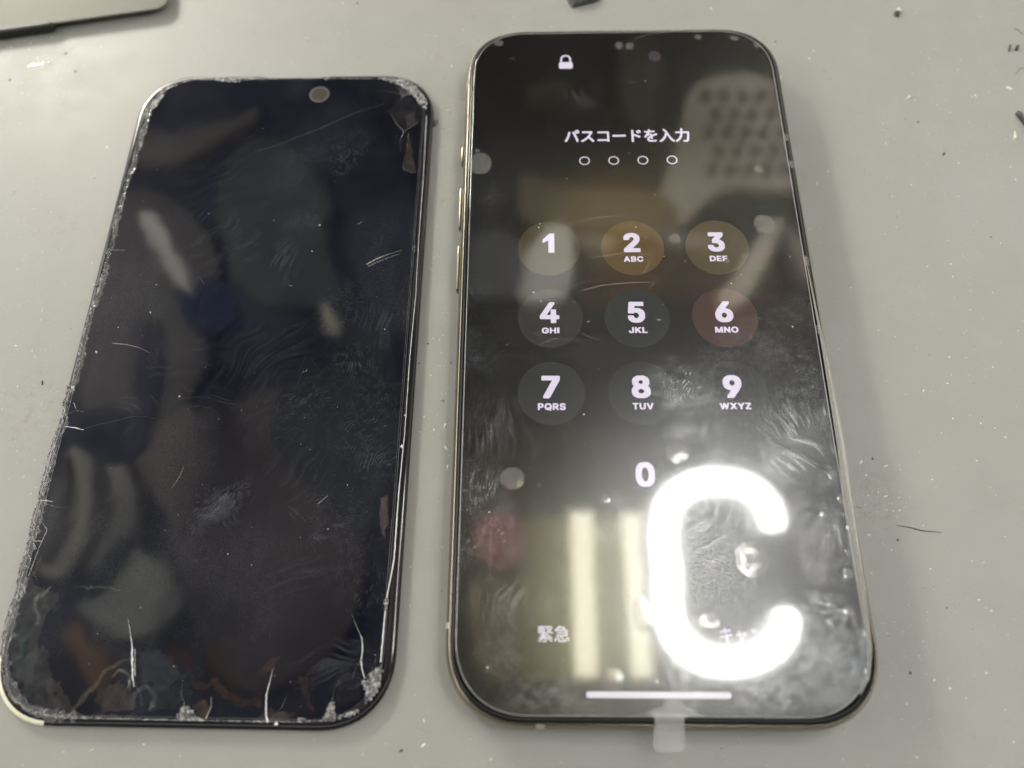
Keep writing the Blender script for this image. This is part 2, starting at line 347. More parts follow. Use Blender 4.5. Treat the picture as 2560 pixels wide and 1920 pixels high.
GLYPHS = {"0":[[183,-38,140,-29,98,-6,62,30,35,76,18,131,8,205,13,350,26,402,48,455,70,486,102,514,131,531,174,544,279,544,314,534,355,511,388,477,415,431,432,379,442,312,437,152,427,107,407,57,382,21,348,-10,283,-37],[223,83,252,97,276,127,293,171,304,236,301,295,286,357,260,404,226,423,195,407,171,371,154,319,146,262,151,200,166,145,190,104]],"2":[[38,-31,25,-19,26,69,227,283,265,333,278,369,272,390,257,408,221,425,183,403,171,381,162,340,152,332,40,331,28,343,27,402,41,452,66,488,90,511,155,541,202,546,279,544,333,526,389,479,410,440,418,407,415,319,399,276,367,228,241,90,417,84,425,71,424,-21,407,-32]],"3":[[171,-38,105,-22,76,-7,39,24,9,79,5,150,21,161,133,160,145,150,154,121,168,102,193,88,217,82,264,101,283,128,286,150,270,183,239,205,193,215,133,216,120,224,119,319,202,417,38,423,30,436,31,529,48,539,395,538,408,526,407,436,305,319,357,293,381,275,416,229,430,179,430,105,419,67,400,33,373,5,324,-24,260,-39]],"5":[[176,-38,138,-31,105,-17,54,24,26,74,21,150,38,161,145,160,158,150,179,104,219,83,245,92,265,110,279,133,287,164,260,219,221,241,186,234,148,213,57,218,40,221,29,231,28,274,57,529,74,539,390,538,404,524,404,436,398,425,386,420,190,420,181,367,274,363,307,355,357,329,389,298,415,255,427,207,427,121,419,83,389,29,333,-17,262,-39]],"6":[[183,-38,145,-31,102,-10,71,16,43,55,25,117,25,202,33,238,78,331,217,532,231,539,345,538,358,526,357,486,264,348,314,336,350,319,403,267,425,202,425,112,419,86,394,33,342,-14,283,-37],[218,83,238,85,260,100,287,155,279,184,262,210,226,229,187,210,164,157,181,111]],"7":[[71,-31,59,-19,59,24,257,417,33,422,23,436,24,529,43,539,419,536,427,524,427,424,203,-21,186,-32]],"8":[[179,-38,129,-29,76,-3,37,36,19,71,13,98,16,188,33,229,66,269,47,295,32,336,32,421,44,457,61,483,95,514,124,530,157,541,202,546,293,541,329,529,369,503,400,467,415,433,418,338,405,300,384,269,417,229,434,190,437,93,414,37,362,-10,321,-29,288,-37],[213,83,233,82,262,92,282,110,294,133,292,148,274,177,226,201,181,182,164,162,155,140,173,102],[218,324,238,326,260,340,277,374,261,407,226,425,192,410,173,376,187,343]],"9":[[105,-31,92,-19,93,21,187,160,107,183,81,201,47,240,25,307,25,393,35,436,57,474,88,506,136,534,207,546,279,544,314,534,370,498,396,469,415,433,425,390,425,305,410,248,365,164,233,-27,221,-32],[218,279,238,281,264,299,286,350,265,400,226,425,205,417,185,400,164,352,171,324,186,299]],"4":[[264,-27,251,-14,249,76,19,80,11,93,11,174,218,526,236,534,321,534,336,524,335,486,162,190,250,189,251,326,257,338,362,339,370,326,371,190,438,181,441,90,426,78,371,75,370,-12,364,-24]],"1":[[171,-1,168,7,168,462,164,465,157,462,2,372,-1,379,-1,498,198,727,345,729,349,719,348,2,340,-1]],"A":[[-2,-34,-22,-21,-22,24,163,529,188,542,305,537,498,26,497,-24,474,-34,367,-31,354,-19,307,107,176,108,166,102,117,-29],[214,231,264,233,238,304]],"B":[[40,-34,20,-17,23,533,45,542,267,542,329,531,371,512,417,464,434,412,434,331,405,269,434,233,453,181,453,90,434,38,386,-8,310,-32],[163,90,274,95,308,121,310,148,288,177,257,193,164,196],[163,319,257,326,289,355,291,381,276,401,250,415,164,417]],"C":[[229,-41,176,-31,117,-5,65,38,40,74,4,181,4,326,33,419,100,500,145,527,202,544,317,546,398,522,461,474,500,405,510,326,486,313,379,316,348,374,317,403,269,420,229,410,185,376,152,317,142,238,158,174,202,113,257,87,279,88,324,109,358,148,371,184,390,191,500,187,508,176,508,129,474,50,412,-8,321,-39]],"D":[[40,-34,20,-17,23,533,45,542,281,539,357,519,407,491,462,427,496,321,494,171,477,110,450,62,388,4,310,-27,260,-34],[163,90,219,90,279,105,320,138,348,190,358,269,341,336,306,383,260,410,161,414]],"E":[[40,-34,20,-17,23,533,48,542,402,536,408,436,400,422,161,414,163,319,383,314,392,300,392,217,386,200,369,194,164,194,161,98,167,89,405,85,413,71,410,-26,388,-34]],"F":[[40,-34,20,-17,23,533,48,542,400,536,406,436,398,422,161,412,164,311,377,305,379,195,357,187,163,186,159,-24,136,-34]],"G":[[229,-41,124,-10,90,13,42,69,19,119,4,181,4,326,40,433,102,503,155,531,200,544,314,546,390,524,456,479,500,407,510,374,510,326,486,313,379,316,348,370,314,403,269,420,232,412,185,376,152,317,142,238,159,171,182,133,219,102,257,87,290,90,331,113,365,162,248,173,250,281,490,287,515,271,513,143,486,64,419,-5,324,-39]],"H":[[40,-34,20,-17,24,534,45,542,133,542,157,533,163,321,343,320,353,326,357,533,381,542,489,536,490,-27,469,-34,381,-35,357,-26,351,195,169,196,161,190,159,-24,136,-34]],"I":[[83,-1,80,7,80,555,88,558,245,558,249,550,248,2,240,-1]],"J":[[148,-41,64,-15,16,33,-6,102,-5,193,19,206,126,202,150,107,181,85,206,95,224,119,232,150,233,529,257,542,362,538,373,519,373,102,362,57,321,-1,276,-28,217,-41]],"K":[[40,-34,20,-17,23,533,48,542,136,542,157,534,164,360,331,536,479,536,481,480,301,283,479,31,481,-26,460,-34,338,-29,190,171,161,138,157,-26,136,-34]],"L":[[40,-34,20,-17,20,526,43,541,138,541,155,536,161,524,161,93,390,85,399,71,399,-19,374,-34]],"M":[[40,-34,20,-17,24,534,50,542,164,542,186,534,314,215,440,534,464,542,598,536,600,-27,579,-34,493,-35,469,-26,462,187,376,-27,355,-34,255,-30,160,189,156,-24,136,-34]],"N":[[40,-34,20,-17,24,534,48,542,169,534,355,245,360,531,383,542,496,536,498,-27,474,-35,352,-29,164,263,160,-21,138,-34]],"O":[[229,-41,129,-12,89,14,45,67,21,114,4,181,4,324,19,386,42,436,107,505,202,544,317,546,381,529,431,500,496,424,527,324,527,181,491,74,427,2,333,-37],[254,88,298,95,350,135,379,188,389,236,384,300,360,357,319,400,267,420,229,410,185,376,152,317,142,267,150,198,173,145,205,111]],"P":[[40,-34,20,-17,23,533,45,542,262,542,324,531,369,512,422,460,444,398,444,295,422,233,384,190,326,162,274,151,163,150,157,-26,136,-34],[163,276,248,278,282,298,304,348,281,396,243,415,162,416]],"Q":[[381,-81,363,-74,333,-37,210,-39,131,-14,66,38,21,114,1,205,1,300,14,371,42,436,75,479,157,531,217,546,279,549,381,529,462,473,510,393,530,300,527,181,508,107,463,33,503,-24,503,-69,481,-82],[223,100,231,100,206,138,211,186,329,191,367,163,389,233,384,298,365,350,320,400,269,420,229,410,186,377,162,341,144,286,142,236,157,176,182,133]],"R":[[40,-34,20,-17,23,533,45,542,262,542,326,531,376,510,403,488,434,440,446,388,446,317,424,243,374,188,462,24,460,-26,438,-34,319,-29,216,160,169,163,161,157,157,-26,136,-34],[163,288,231,287,279,304,303,345,287,393,245,415,163,417]],"S":[[188,-43,100,-24,40,16,4,81,2,160,24,168,131,165,166,105,221,82,274,100,302,140,267,172,119,219,54,257,16,319,13,412,36,470,88,517,174,546,276,546,355,522,408,479,437,414,434,352,412,344,310,347,277,400,229,423,181,408,157,371,198,337,333,296,402,256,441,195,444,93,417,30,367,-14,281,-41]],"T":[[174,-34,154,-17,153,414,-2,423,-6,531,19,542,445,537,454,524,448,424,295,414,292,-24,269,-34]],"U":[[205,-41,140,-24,88,6,45,57,26,105,22,531,50,542,138,541,159,531,163,171,178,133,201,107,257,85,290,92,320,112,351,171,355,531,379,542,486,537,494,524,494,138,479,76,440,18,381,-22,307,-41]],"V":[[183,-34,164,-21,-19,476,-21,531,5,542,98,541,119,532,240,202,357,532,381,542,490,537,499,526,498,481,314,-24,290,-34]],"W":[[136,-34,114,-17,-15,455,-23,486,-19,534,2,542,93,542,117,533,193,254,269,532,293,542,410,536,490,254,566,533,590,542,700,536,705,481,564,-27,538,-35,440,-34,419,-27,340,243,265,-26,243,-34]],"X":[[0,-34,-19,-21,-17,26,144,260,-8,481,-7,534,17,542,136,536,238,393,340,536,477,536,479,479,329,262,486,31,488,-27,464,-35,348,-29,236,127,124,-29]],"Y":[[183,-34,163,-19,162,188,-16,474,-21,531,2,542,121,536,236,359,347,536,483,537,492,524,486,476,307,188,304,-24,281,-34]],"Z":[[21,-34,1,-19,3,69,238,414,10,422,1,436,4,533,29,542,429,536,432,436,198,93,429,85,437,71,434,-26,410,-35]],"パ":[[129,-29,43,9,40,43,134,193,198,331,248,486,286,671,321,680,410,660,420,650,420,626,391,500,312,245,245,102,169,-21],[793,-27,781,-17,717,193,650,369,531,624,535,660,617,688,643,689,657,679,726,543,817,326,915,43,915,12,907,2,824,-27],[802,552,752,571,716,607,699,648,700,719,721,765,760,798,798,813,867,812,917,789,948,755,963,717,962,645,941,600,910,571,857,551],[823,643,850,649,870,681,855,712,831,724,807,712,793,683,802,659]],"ス":[[798,-48,657,113,545,224,355,62,177,-43,140,-41,75,26,78,62,195,119,283,176,395,266,471,342,553,448,624,579,169,581,158,593,162,708,662,706,745,713,803,671,805,638,763,552,633,329,802,161,902,46,903,19,893,6,831,-46]],"コ":[[731,-31,721,-21,714,23,132,26,130,138,143,151,712,146,720,155,718,564,157,563,144,576,148,687,851,683,856,-21,840,-32]],"ー":[[86,307,75,319,75,429,88,444,883,444,901,433,901,317,888,306]],"ド":[[279,-65,268,-50,275,636,266,755,281,765,398,765,411,752,405,502,795,352,821,336,822,307,787,224,750,218,569,300,405,358,410,-55,395,-65],[662,512,566,667,569,699,626,725,665,719,753,571,745,535,693,512],[783,562,685,714,688,746,748,775,774,774,789,762,875,624,867,588,814,562]],"を":[[512,-67,414,-60,329,-34,271,17,251,79,257,162,292,231,366,300,467,362,462,375,410,391,319,361,269,325,174,221,138,222,71,276,73,307,189,436,273,564,98,576,93,681,133,689,321,681,345,790,360,803,470,790,462,685,710,713,733,712,744,700,738,600,621,582,417,570,378,493,502,491,548,469,590,424,814,524,843,525,857,514,887,445,879,410,602,298,598,109,482,112,481,234,417,187,380,126,381,102,402,73,474,51,607,51,812,72,823,60,818,-43,702,-61]],"入":[[93,-93,18,-31,17,0,162,101,240,185,327,319,400,510,413,576,363,638,266,726,267,757,306,812,321,822,348,822,463,721,538,627,709,312,778,202,861,110,965,31,968,0,931,-83,919,-91,890,-90,807,-34,743,25,683,98,600,233,512,405,422,207,327,74,200,-43,124,-92]],"力":[[93,-103,30,-43,28,-12,191,117,260,202,329,336,368,505,67,512,56,524,60,625,374,630,378,833,393,842,481,842,501,831,505,630,908,624,904,436,875,119,853,12,839,-24,810,-61,779,-81,726,-94,586,-94,536,-83,511,-10,516,24,688,20,708,29,727,57,763,240,782,507,502,511,450,279,370,121,312,49,224,-34,130,-100]],"緊":[[350,-88,317,-33,316,-12,452,-5,452,110,308,102,357,81,359,60,264,-5,133,-67,105,-65,54,-24,57,-6,174,40,267,98,110,83,88,138,89,162,210,190,324,231,179,225,160,297,243,319,382,383,71,392,71,794,490,795,488,723,347,717,350,687,467,682,468,514,457,501,350,501,347,471,488,465,502,443,590,482,640,517,573,610,533,696,504,705,506,783,864,787,907,772,908,740,877,657,836,583,785,517,836,483,945,436,945,417,905,363,886,359,828,381,710,450,638,404,543,364,526,367,500,401,497,390,479,384,491,369,489,350,418,312,521,313,626,365,655,365,697,326,695,306,439,188,686,199,647,233,644,252,688,284,710,287,864,175,906,136,907,112,848,73,831,78,776,129,557,117,553,-26,539,-64,486,-84],[850,-65,617,51,614,71,662,110,679,112,910,2,912,-25,869,-62],[165,467,260,466,263,498,167,501],[165,574,379,573,384,610,169,615],[709,581,750,624,789,698,633,698,652,655],[165,688,257,687,260,717,167,720]],"急":[[371,-77,293,-65,252,-29,244,2,248,187,340,185,342,33,360,16,629,13,661,33,679,118,698,118,765,88,745,-26,705,-65,638,-77],[100,-55,31,-23,28,-5,127,179,148,184,212,157,215,136,131,-36,119,-53],[857,-46,740,167,743,186,812,213,830,207,865,155,941,5,937,-17],[538,31,393,193,393,213,413,231,148,233,139,240,140,312,712,318,717,377,183,380,173,388,173,455,712,461,717,518,160,523,100,492,40,548,43,568,121,623,200,694,310,836,402,819,388,761,655,759,698,731,701,712,637,605,813,598,813,238,496,231,615,88,611,69,557,33],[258,605,507,604,557,671,321,675]],"キ":[[521,-55,511,-48,458,229,121,170,109,176,92,257,92,274,102,280,440,330,406,498,121,451,109,464,94,552,105,563,385,600,354,764,448,787,465,781,495,616,774,668,791,660,806,590,802,563,514,517,547,348,864,403,877,395,891,319,891,302,881,297,568,248,625,-33]],"ャ":[[474,-100,466,-95,355,323,164,287,154,293,135,364,143,386,327,417,283,586,369,610,389,605,436,437,795,511,858,471,856,450,791,343,699,221,643,166,562,201,559,221,646,314,703,393,460,345,573,-57,567,-79]],"ン":[[186,-31,126,50,127,69,252,97,360,133,479,190,564,245,646,312,722,390,789,476,843,569,871,569,914,493,914,469,822,333,707,213,576,116,460,53,305,-5],[405,442,155,648,156,669,207,725,231,727,272,700,480,526,479,501,424,447]],"セ":[[450,-29,352,-7,311,24,295,52,287,100,286,404,79,363,59,374,50,467,286,511,280,757,290,768,396,762,393,530,752,601,807,620,879,569,879,552,760,360,648,226,569,265,563,288,638,371,717,492,391,426,389,155,396,112,414,88,452,73,517,68,674,75,817,96,837,88,834,-5,819,-12,619,-30]],"ル":[[131,-36,55,13,51,31,160,145,222,274,249,479,245,738,350,743,358,738,358,714,349,431,322,229,279,124,236,57,155,-30],[557,-34,501,14,501,738,514,746,602,746,615,736,612,121,750,211,874,345,900,343,943,281,944,264,887,193,784,100,652,11,579,-31]]}

def glyph_polys(ch):
    polys = [[(l[k], l[k+1]) for k in range(0, len(l), 2)] for l in GLYPHS[ch]]
    def inside(p, P):
        c = False
        for a in range(len(P)):
            q, r = P[a], P[a-1]
            if (q[1] > p[1]) != (r[1] > p[1]) and p[0] < (r[0]-q[0]) * (p[1]-q[1]) / (r[1]-q[1]) + q[0]: c = not c
        return c
    depth = [sum(inside(P[0], Q) for Q in polys if Q is not P) for P in polys]
    V, F = [], []
    for P, d in zip(polys, depth):
        if d % 2: continue
        grp = [P] + [Q for Q, e in zip(polys, depth) if e == d + 1 and inside(Q[0], P)]
        base = len(V)
        V += [p for q in grp for p in q]
        F += [tuple(base + k for k in f) for f in tessellate_polygon([[Vector((*p, 0)) for p in q] for q in grp])]
    return V, F
def text(name, s, box, z, mat, parent, gap=.09):
    """Characters of s set side by side and fitted to box = (x0, y0, x1, y1) in mm."""
    V, F, x = [], [], 0.0
    for ch in s:
        v, f = glyph_polys(ch)
        x0, x1 = min(p[0] for p in v), max(p[0] for p in v)
        if ch > '\u3000':                      # full-width characters keep their own square
            adv, off = 1000, x
            off = x
            v = [(p[0] + off, p[1]) for p in v]; x += adv * .98
        else:
            v = [(p[0] - x0 + x, p[1]) for p in v]; x += x1 - x0 + gap * 700
        F += [tuple(len(V) + k for k in g) for g in f]; V += v
    x0, x1 = min(p[0] for p in V), max(p[0] for p in V)
    y0, y1 = min(p[1] for p in V), max(p[1] for p in V)
    if 'Q' in s: y0 = 0
    bx0, by0, bx1, by1 = box
    V = [(bx0 + (p[0]-x0)/(x1-x0)*(bx1-bx0), by0 + (p[1]-y0)/(y1-y0)*(by1-by0), z) for p in V]
    return mesh(name, V, [tuple(reversed(f)) if False else f for f in F], mat, parent, smooth=False)
def disc(name, cx, cy, rx, ry, z, mat, parent, n=48, hole=0.0):
    V, F = [], []
    for k in range(n):
        a = 2 * math.pi * k / n
        V.append((cx + rx * math.cos(a), cy + ry * math.sin(a), z))
        if hole: V.append((cx + rx * hole * math.cos(a), cy + ry * hole * math.sin(a), z))
    if hole:
        F = [(2*k, 2*((k+1) % n), 2*((k+1) % n)+1, 2*k+1) for k in range(n)]
    else:
        F = [tuple(range(n))]
    return mesh(name, V, F, mat, parent, smooth=False)
def ribbon(pts, widths, z, seed=0, jit=0.0, zj=0.0, step=0.3, cols=2):
    """A strip along a polyline (mm): cols quads across, jittered sideways by jit and up by zj."""
    rnd = random.Random(seed)
    P = [Vector((p[0], p[1])) for p in pts]
    L = [0]
    for a, b in zip(P, P[1:]): L.append(L[-1] + (b - a).length)
    n = max(2, int(L[-1] / step) + 1)
    V, F = [], []
    for i in range(n):
        s = L[-1] * i / (n - 1)
        k = max(j for j in range(len(L) - 1) if L[j] <= s + 1e-9)
        t = (s - L[k]) / max(1e-9, L[k+1] - L[k])
        p = P[k].lerp(P[k+1], t)
        d = (P[min(k+2, len(P)-1)] - P[max(k-1, 0)]) if len(P) > 2 else P[1] - P[0]
        d = d.normalized(); nr = Vector((-d.y, d.x))
        wk = s / max(1e-9, L[-1]) * (len(widths) - 1)
        w = widths[int(wk)] + (widths[min(int(wk)+1, len(widths)-1)] - widths[int(wk)]) * (wk - int(wk))
        if jit: w *= .75
        if jit: w *= rnd.uniform(1 - min(.85, jit * 2), 1 + min(1.2, jit * 3))
        c = p + nr * (rnd.uniform(-jit, jit) if jit else 0)
        for q in range(cols + 1):
            u = q / cols - .5
            e = rnd.uniform(-.25, .25) * w / cols if jit else 0
            V.append((c.x + nr.x * (u * w + e), c.y + nr.y * (u * w + e), z + (rnd.uniform(0, zj) if zj else 0)))
    for i in range(n - 1):
        for q in range(cols):
            a = i * (cols + 1) + q
            F.append((a, a + 1, a + cols + 2, a + cols + 1))
    return V, F
def patch(poly, z, seed=0, zj=0.15, cell=0.35):
    """A bumpy facetted patch inside a polygon (mm)."""
    rnd = random.Random(seed)
    xs = [p[0] for p in poly]; ys = [p[1] for p in poly]
    def inside(x, y):
        c = False
        for a in range(len(poly)):
            q, r = poly[a], poly[a-1]
            if (q[1] > y) != (r[1] > y) and x < (r[0]-q[0]) * (y-q[1]) / (r[1]-q[1]) + q[0]: c = not c
        return c
    nx, ny = int((max(xs)-min(xs)) / cell) + 2, int((max(ys)-min(ys)) / cell) + 2
    idx, V, F = {}, [], []
    for j in range(ny + 1):
        for i in range(nx + 1):
            x, y = min(xs) + i * cell + rnd.uniform(-.3, .3) * cell, min(ys) + j * cell + rnd.uniform(-.3, .3) * cell
            idx[i, j] = (x, y)
    vid = {}
    def vv(i, j):
        if (i, j) not in vid:
            vid[i, j] = len(V); V.append((*idx[i, j], z + rnd.uniform(0, zj)))
        return vid[i, j]
    for j in range(ny):
        for i in range(nx):
            if inside(*[(idx[i, j][k] + idx[i+1, j+1][k]) / 2 for k in (0, 1)]):
                if rnd.random() < .5:
                    F += [(vv(i, j), vv(i+1, j), vv(i+1, j+1)), (vv(i, j), vv(i+1, j+1), vv(i, j+1))]
                else:
                    F += [(vv(i, j), vv(i+1, j), vv(i, j+1)), (vv(i+1, j), vv(i+1, j+1), vv(i, j+1))]
    return V, F
def dome(cx, cy, rx, ry, z, h, n=28, rings=5, jitter=0.0, seed=0):
    rnd = random.Random(seed)
    rad = [1 + (rnd.uniform(-jitter, jitter) if jitter else 0) for _ in range(n)]
    V, F = [(cx, cy, z + h)], []
    for r in range(1, rings + 1):
        t = r / rings
        for k in range(n):
            a = 2 * math.pi * k / n
            V.append((cx + rx * t * rad[k] * math.cos(a), cy + ry * t * rad[k] * math.sin(a), z + h * (1 - t * t)))
    F += [(0, 1 + k, 1 + (k+1) % n) for k in range(n)]
    for r in range(rings - 1):
        b = 1 + r * n
        F += [(b + k, b + n + k, b + n + (k+1) % n, b + (k+1) % n) for k in range(n)]
    return V, F
def sheet(name, outline_w, cell, z, mat, parent, cx=0.0, cy=0.0, attrs=None):
    """A fine level sheet with rounded corners; outline_w = (w, h, r). attrs(x, y) gives per-vertex maps."""
    w, h, r = outline_w
    ny = int(h / cell); nx = int(w / cell)
    y = np.linspace(-h/2, h/2, ny + 1)
    d = np.clip(np.abs(y) - (h/2 - r), 0, r) / r
    half = w/2 - r + r * np.clip(1 - d ** 2.25, 0, 1) ** (1 / 2.25)
    u = np.linspace(-1, 1, nx + 1)
    X = half[:, None] * u[None, :] + cx
    Y = np.repeat(y[:, None], nx + 1, 1) + cy
    co = np.stack([X, Y, np.full_like(X, z)], -1).reshape(-1, 3) * MM
    i = np.arange(ny * (nx + 1)).reshape(ny, nx + 1)[:, :-1].ravel()
    F = np.stack([i, i + 1, i + nx + 2, i + nx + 1], 1).astype(np.int32)
    me = bpy.data.meshes.new(name)
    me.vertices.add(len(co)); me.vertices.foreach_set('co', co.ravel())
    me.loops.add(F.size); me.loops.foreach_set('vertex_index', F.ravel())
    me.polygons.add(len(F)); me.polygons.foreach_set('loop_start', np.arange(len(F), dtype=np.int32) * 4)
    me.polygons.foreach_set('use_smooth', np.ones(len(F), bool))
    me.update(calc_edges=True)
    if attrs:
        for k, a in attrs(X.ravel(), Y.ravel()).items():
            if a.ndim == 1:
                me.attributes.new(k, 'FLOAT', 'POINT').data.foreach_set('value', a.astype(np.float32))
            else:
                me.attributes.new(k, 'FLOAT_COLOR', 'POINT').data.foreach_set('color', a.astype(np.float32).ravel())
    me.materials.append(mat)
    o = bpy.data.objects.new(name, me); o.parent = parent
    COL.objects.link(o)
    return o

# ------------------------------------------------------------------ the setting: bench mat and added unseen things around it
V, F = [], []
mesh('bench_mat', [(-900, -700, 0), (900, -700, 0), (900, 1100, 0), (-900, 1100, 0)], [(0, 1, 2, 3)], M['bench'], smooth=False)['kind'] = 'structure'

BACKDROP_Z = 380.0
mirror_backdrop = mesh('mirror_backdrop', [(-430, -110, BACKDROP_Z + 4), (-430, 850, BACKDROP_Z + 4), (360, 850, BACKDROP_Z + 4), (360, -110, BACKDROP_Z + 4),
                           (-430, -110, BACKDROP_Z + 40), (-430, 850, BACKDROP_Z + 40), (360, 850, BACKDROP_Z + 40), (360, -110, BACKDROP_Z + 40)],
               [(0, 1, 2, 3), (7, 6, 5, 4), (0, 4, 5, 1), (1, 5, 6, 2), (2, 6, 7, 3), (3, 7, 4, 0)],
               plain('dark_backdrop', (.022, .022, .022), .8, noise=.5, nscale=.02), smooth=False)
mirror_backdrop['kind'] = 'structure'  # added unseen dark board for the glass to mirror; also blocks light
blocker = mesh('back_blocker', [(-420, -270, 0), (420, -270, 0), (420, -270, 520), (-420, -270, 520), (-420, -290, 0), (420, -290, 0), (420, -290, 520), (-420, -290, 520)],
            [(0, 1, 2, 3), (5, 4, 7, 6), (1, 5, 6, 2), (4, 0, 3, 7), (3, 2, 6, 7)], plain('back_blocker_dark', (.03, .03, .035), .9, noise=.4, nscale=.03), smooth=False)
blocker['kind'] = 'structure'  # unseen stand-in for the photographer, added to darken frame and mat
side = mesh('side_blocker', [(345, -270, 0), (345, 30, 0), (345, 30, 340), (345, -270, 340), (365, -270, 0), (365, 30, 0), (365, 30, 340), (365, -270, 340)],
            [(0, 3, 2, 1), (4, 5, 6, 7), (0, 1, 5, 4), (1, 2, 6, 5), (2, 3, 7, 6)], plain('side_blocker_dark', (.03, .03, .035), .9, noise=.4, nscale=.03), smooth=False)
side['kind'] = 'structure'  # unseen board added to shade the lower right of the mat
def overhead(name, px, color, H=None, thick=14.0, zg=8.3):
    """An added stand-in shape above the bench whose mirror image fills the photo polygon px."""
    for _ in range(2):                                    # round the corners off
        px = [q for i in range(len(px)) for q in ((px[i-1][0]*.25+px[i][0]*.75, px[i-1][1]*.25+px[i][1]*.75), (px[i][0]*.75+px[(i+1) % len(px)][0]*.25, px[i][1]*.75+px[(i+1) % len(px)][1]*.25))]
    H = H or BACKDROP_Z - 2 - random.Random(str(px)).uniform(0, 18)
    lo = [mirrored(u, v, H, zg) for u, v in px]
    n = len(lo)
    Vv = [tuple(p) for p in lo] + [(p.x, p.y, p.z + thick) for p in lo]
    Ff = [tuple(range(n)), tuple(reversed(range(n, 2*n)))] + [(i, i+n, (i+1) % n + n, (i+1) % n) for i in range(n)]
    return mesh(name, Vv, Ff, plain(name + '_paint', color, .7, noise=.3, nscale=.03), mirror_backdrop, smooth=False)
overhead('reflection_stand_in', [(-200,100),(1120,100),(1080,1950),(-200,1950)], (.036,.039,.060), BACKDROP_Z + 2, 2, 1.8)
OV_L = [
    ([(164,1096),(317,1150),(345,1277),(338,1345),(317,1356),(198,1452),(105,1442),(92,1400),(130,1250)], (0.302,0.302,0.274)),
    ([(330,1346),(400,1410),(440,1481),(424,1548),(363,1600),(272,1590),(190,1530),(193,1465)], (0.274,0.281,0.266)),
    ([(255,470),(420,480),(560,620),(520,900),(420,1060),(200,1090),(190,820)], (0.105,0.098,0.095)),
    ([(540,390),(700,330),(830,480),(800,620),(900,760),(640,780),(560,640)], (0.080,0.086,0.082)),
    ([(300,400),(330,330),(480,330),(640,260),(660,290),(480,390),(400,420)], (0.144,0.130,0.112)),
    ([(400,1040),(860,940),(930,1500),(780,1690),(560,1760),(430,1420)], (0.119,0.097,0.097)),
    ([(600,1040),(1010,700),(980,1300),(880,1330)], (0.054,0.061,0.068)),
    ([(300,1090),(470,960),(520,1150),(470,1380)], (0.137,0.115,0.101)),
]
for px, c in OV_L: overhead('reflection_stand_in', px, c, zg=1.8)
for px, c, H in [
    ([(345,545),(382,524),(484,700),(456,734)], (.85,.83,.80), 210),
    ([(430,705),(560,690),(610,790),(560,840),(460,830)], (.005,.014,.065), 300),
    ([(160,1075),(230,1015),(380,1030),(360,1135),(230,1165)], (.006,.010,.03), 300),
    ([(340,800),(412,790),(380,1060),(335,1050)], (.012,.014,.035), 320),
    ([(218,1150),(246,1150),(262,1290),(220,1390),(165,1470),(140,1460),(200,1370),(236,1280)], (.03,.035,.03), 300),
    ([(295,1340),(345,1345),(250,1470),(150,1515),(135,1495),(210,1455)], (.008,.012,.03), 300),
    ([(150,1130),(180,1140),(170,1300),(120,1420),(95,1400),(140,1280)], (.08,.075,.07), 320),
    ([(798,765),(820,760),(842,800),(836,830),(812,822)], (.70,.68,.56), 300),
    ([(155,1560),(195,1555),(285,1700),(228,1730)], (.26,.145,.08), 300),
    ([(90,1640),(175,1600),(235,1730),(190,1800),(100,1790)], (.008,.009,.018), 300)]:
    overhead('reflection_stand_in', px, c, H, 8, zg=1.8)
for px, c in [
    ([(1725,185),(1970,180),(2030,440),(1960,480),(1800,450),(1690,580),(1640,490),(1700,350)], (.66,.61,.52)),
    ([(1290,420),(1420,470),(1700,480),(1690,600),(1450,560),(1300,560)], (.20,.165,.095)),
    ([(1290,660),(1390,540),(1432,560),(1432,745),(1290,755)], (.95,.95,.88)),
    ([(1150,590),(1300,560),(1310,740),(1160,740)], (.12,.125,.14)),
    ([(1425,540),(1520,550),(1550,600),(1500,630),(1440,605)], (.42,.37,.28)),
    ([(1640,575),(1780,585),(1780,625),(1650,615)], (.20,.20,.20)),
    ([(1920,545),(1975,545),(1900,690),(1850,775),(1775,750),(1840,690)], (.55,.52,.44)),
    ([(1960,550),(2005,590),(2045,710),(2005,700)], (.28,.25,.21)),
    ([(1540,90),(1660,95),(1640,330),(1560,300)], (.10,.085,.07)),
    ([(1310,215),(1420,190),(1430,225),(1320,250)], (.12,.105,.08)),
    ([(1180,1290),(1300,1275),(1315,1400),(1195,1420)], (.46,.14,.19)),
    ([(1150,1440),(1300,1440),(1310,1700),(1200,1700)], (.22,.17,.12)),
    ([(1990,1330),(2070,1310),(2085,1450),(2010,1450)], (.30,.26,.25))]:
    overhead('reflection_stand_in', px, c)
# rows of round stand-in keys below the pale overhead stand-in shape
for j in range(5):
    for i in range(5):
        u, v = 1765 + i * 46 + (j % 2) * 22 + j * 4, 238 + j * 46
        if v < 440 and u < 1985:
            r = 17
            overhead('reflection_key', [(u+r,v),(u+r*.7,v+r*.7),(u,v+r),(u-r*.7,v+r*.7),(u-r,v),(u-r*.7,v-r*.7),(u,v-r),(u+r*.7,v-r*.7)], (.10,.092,.078), 330, 3)

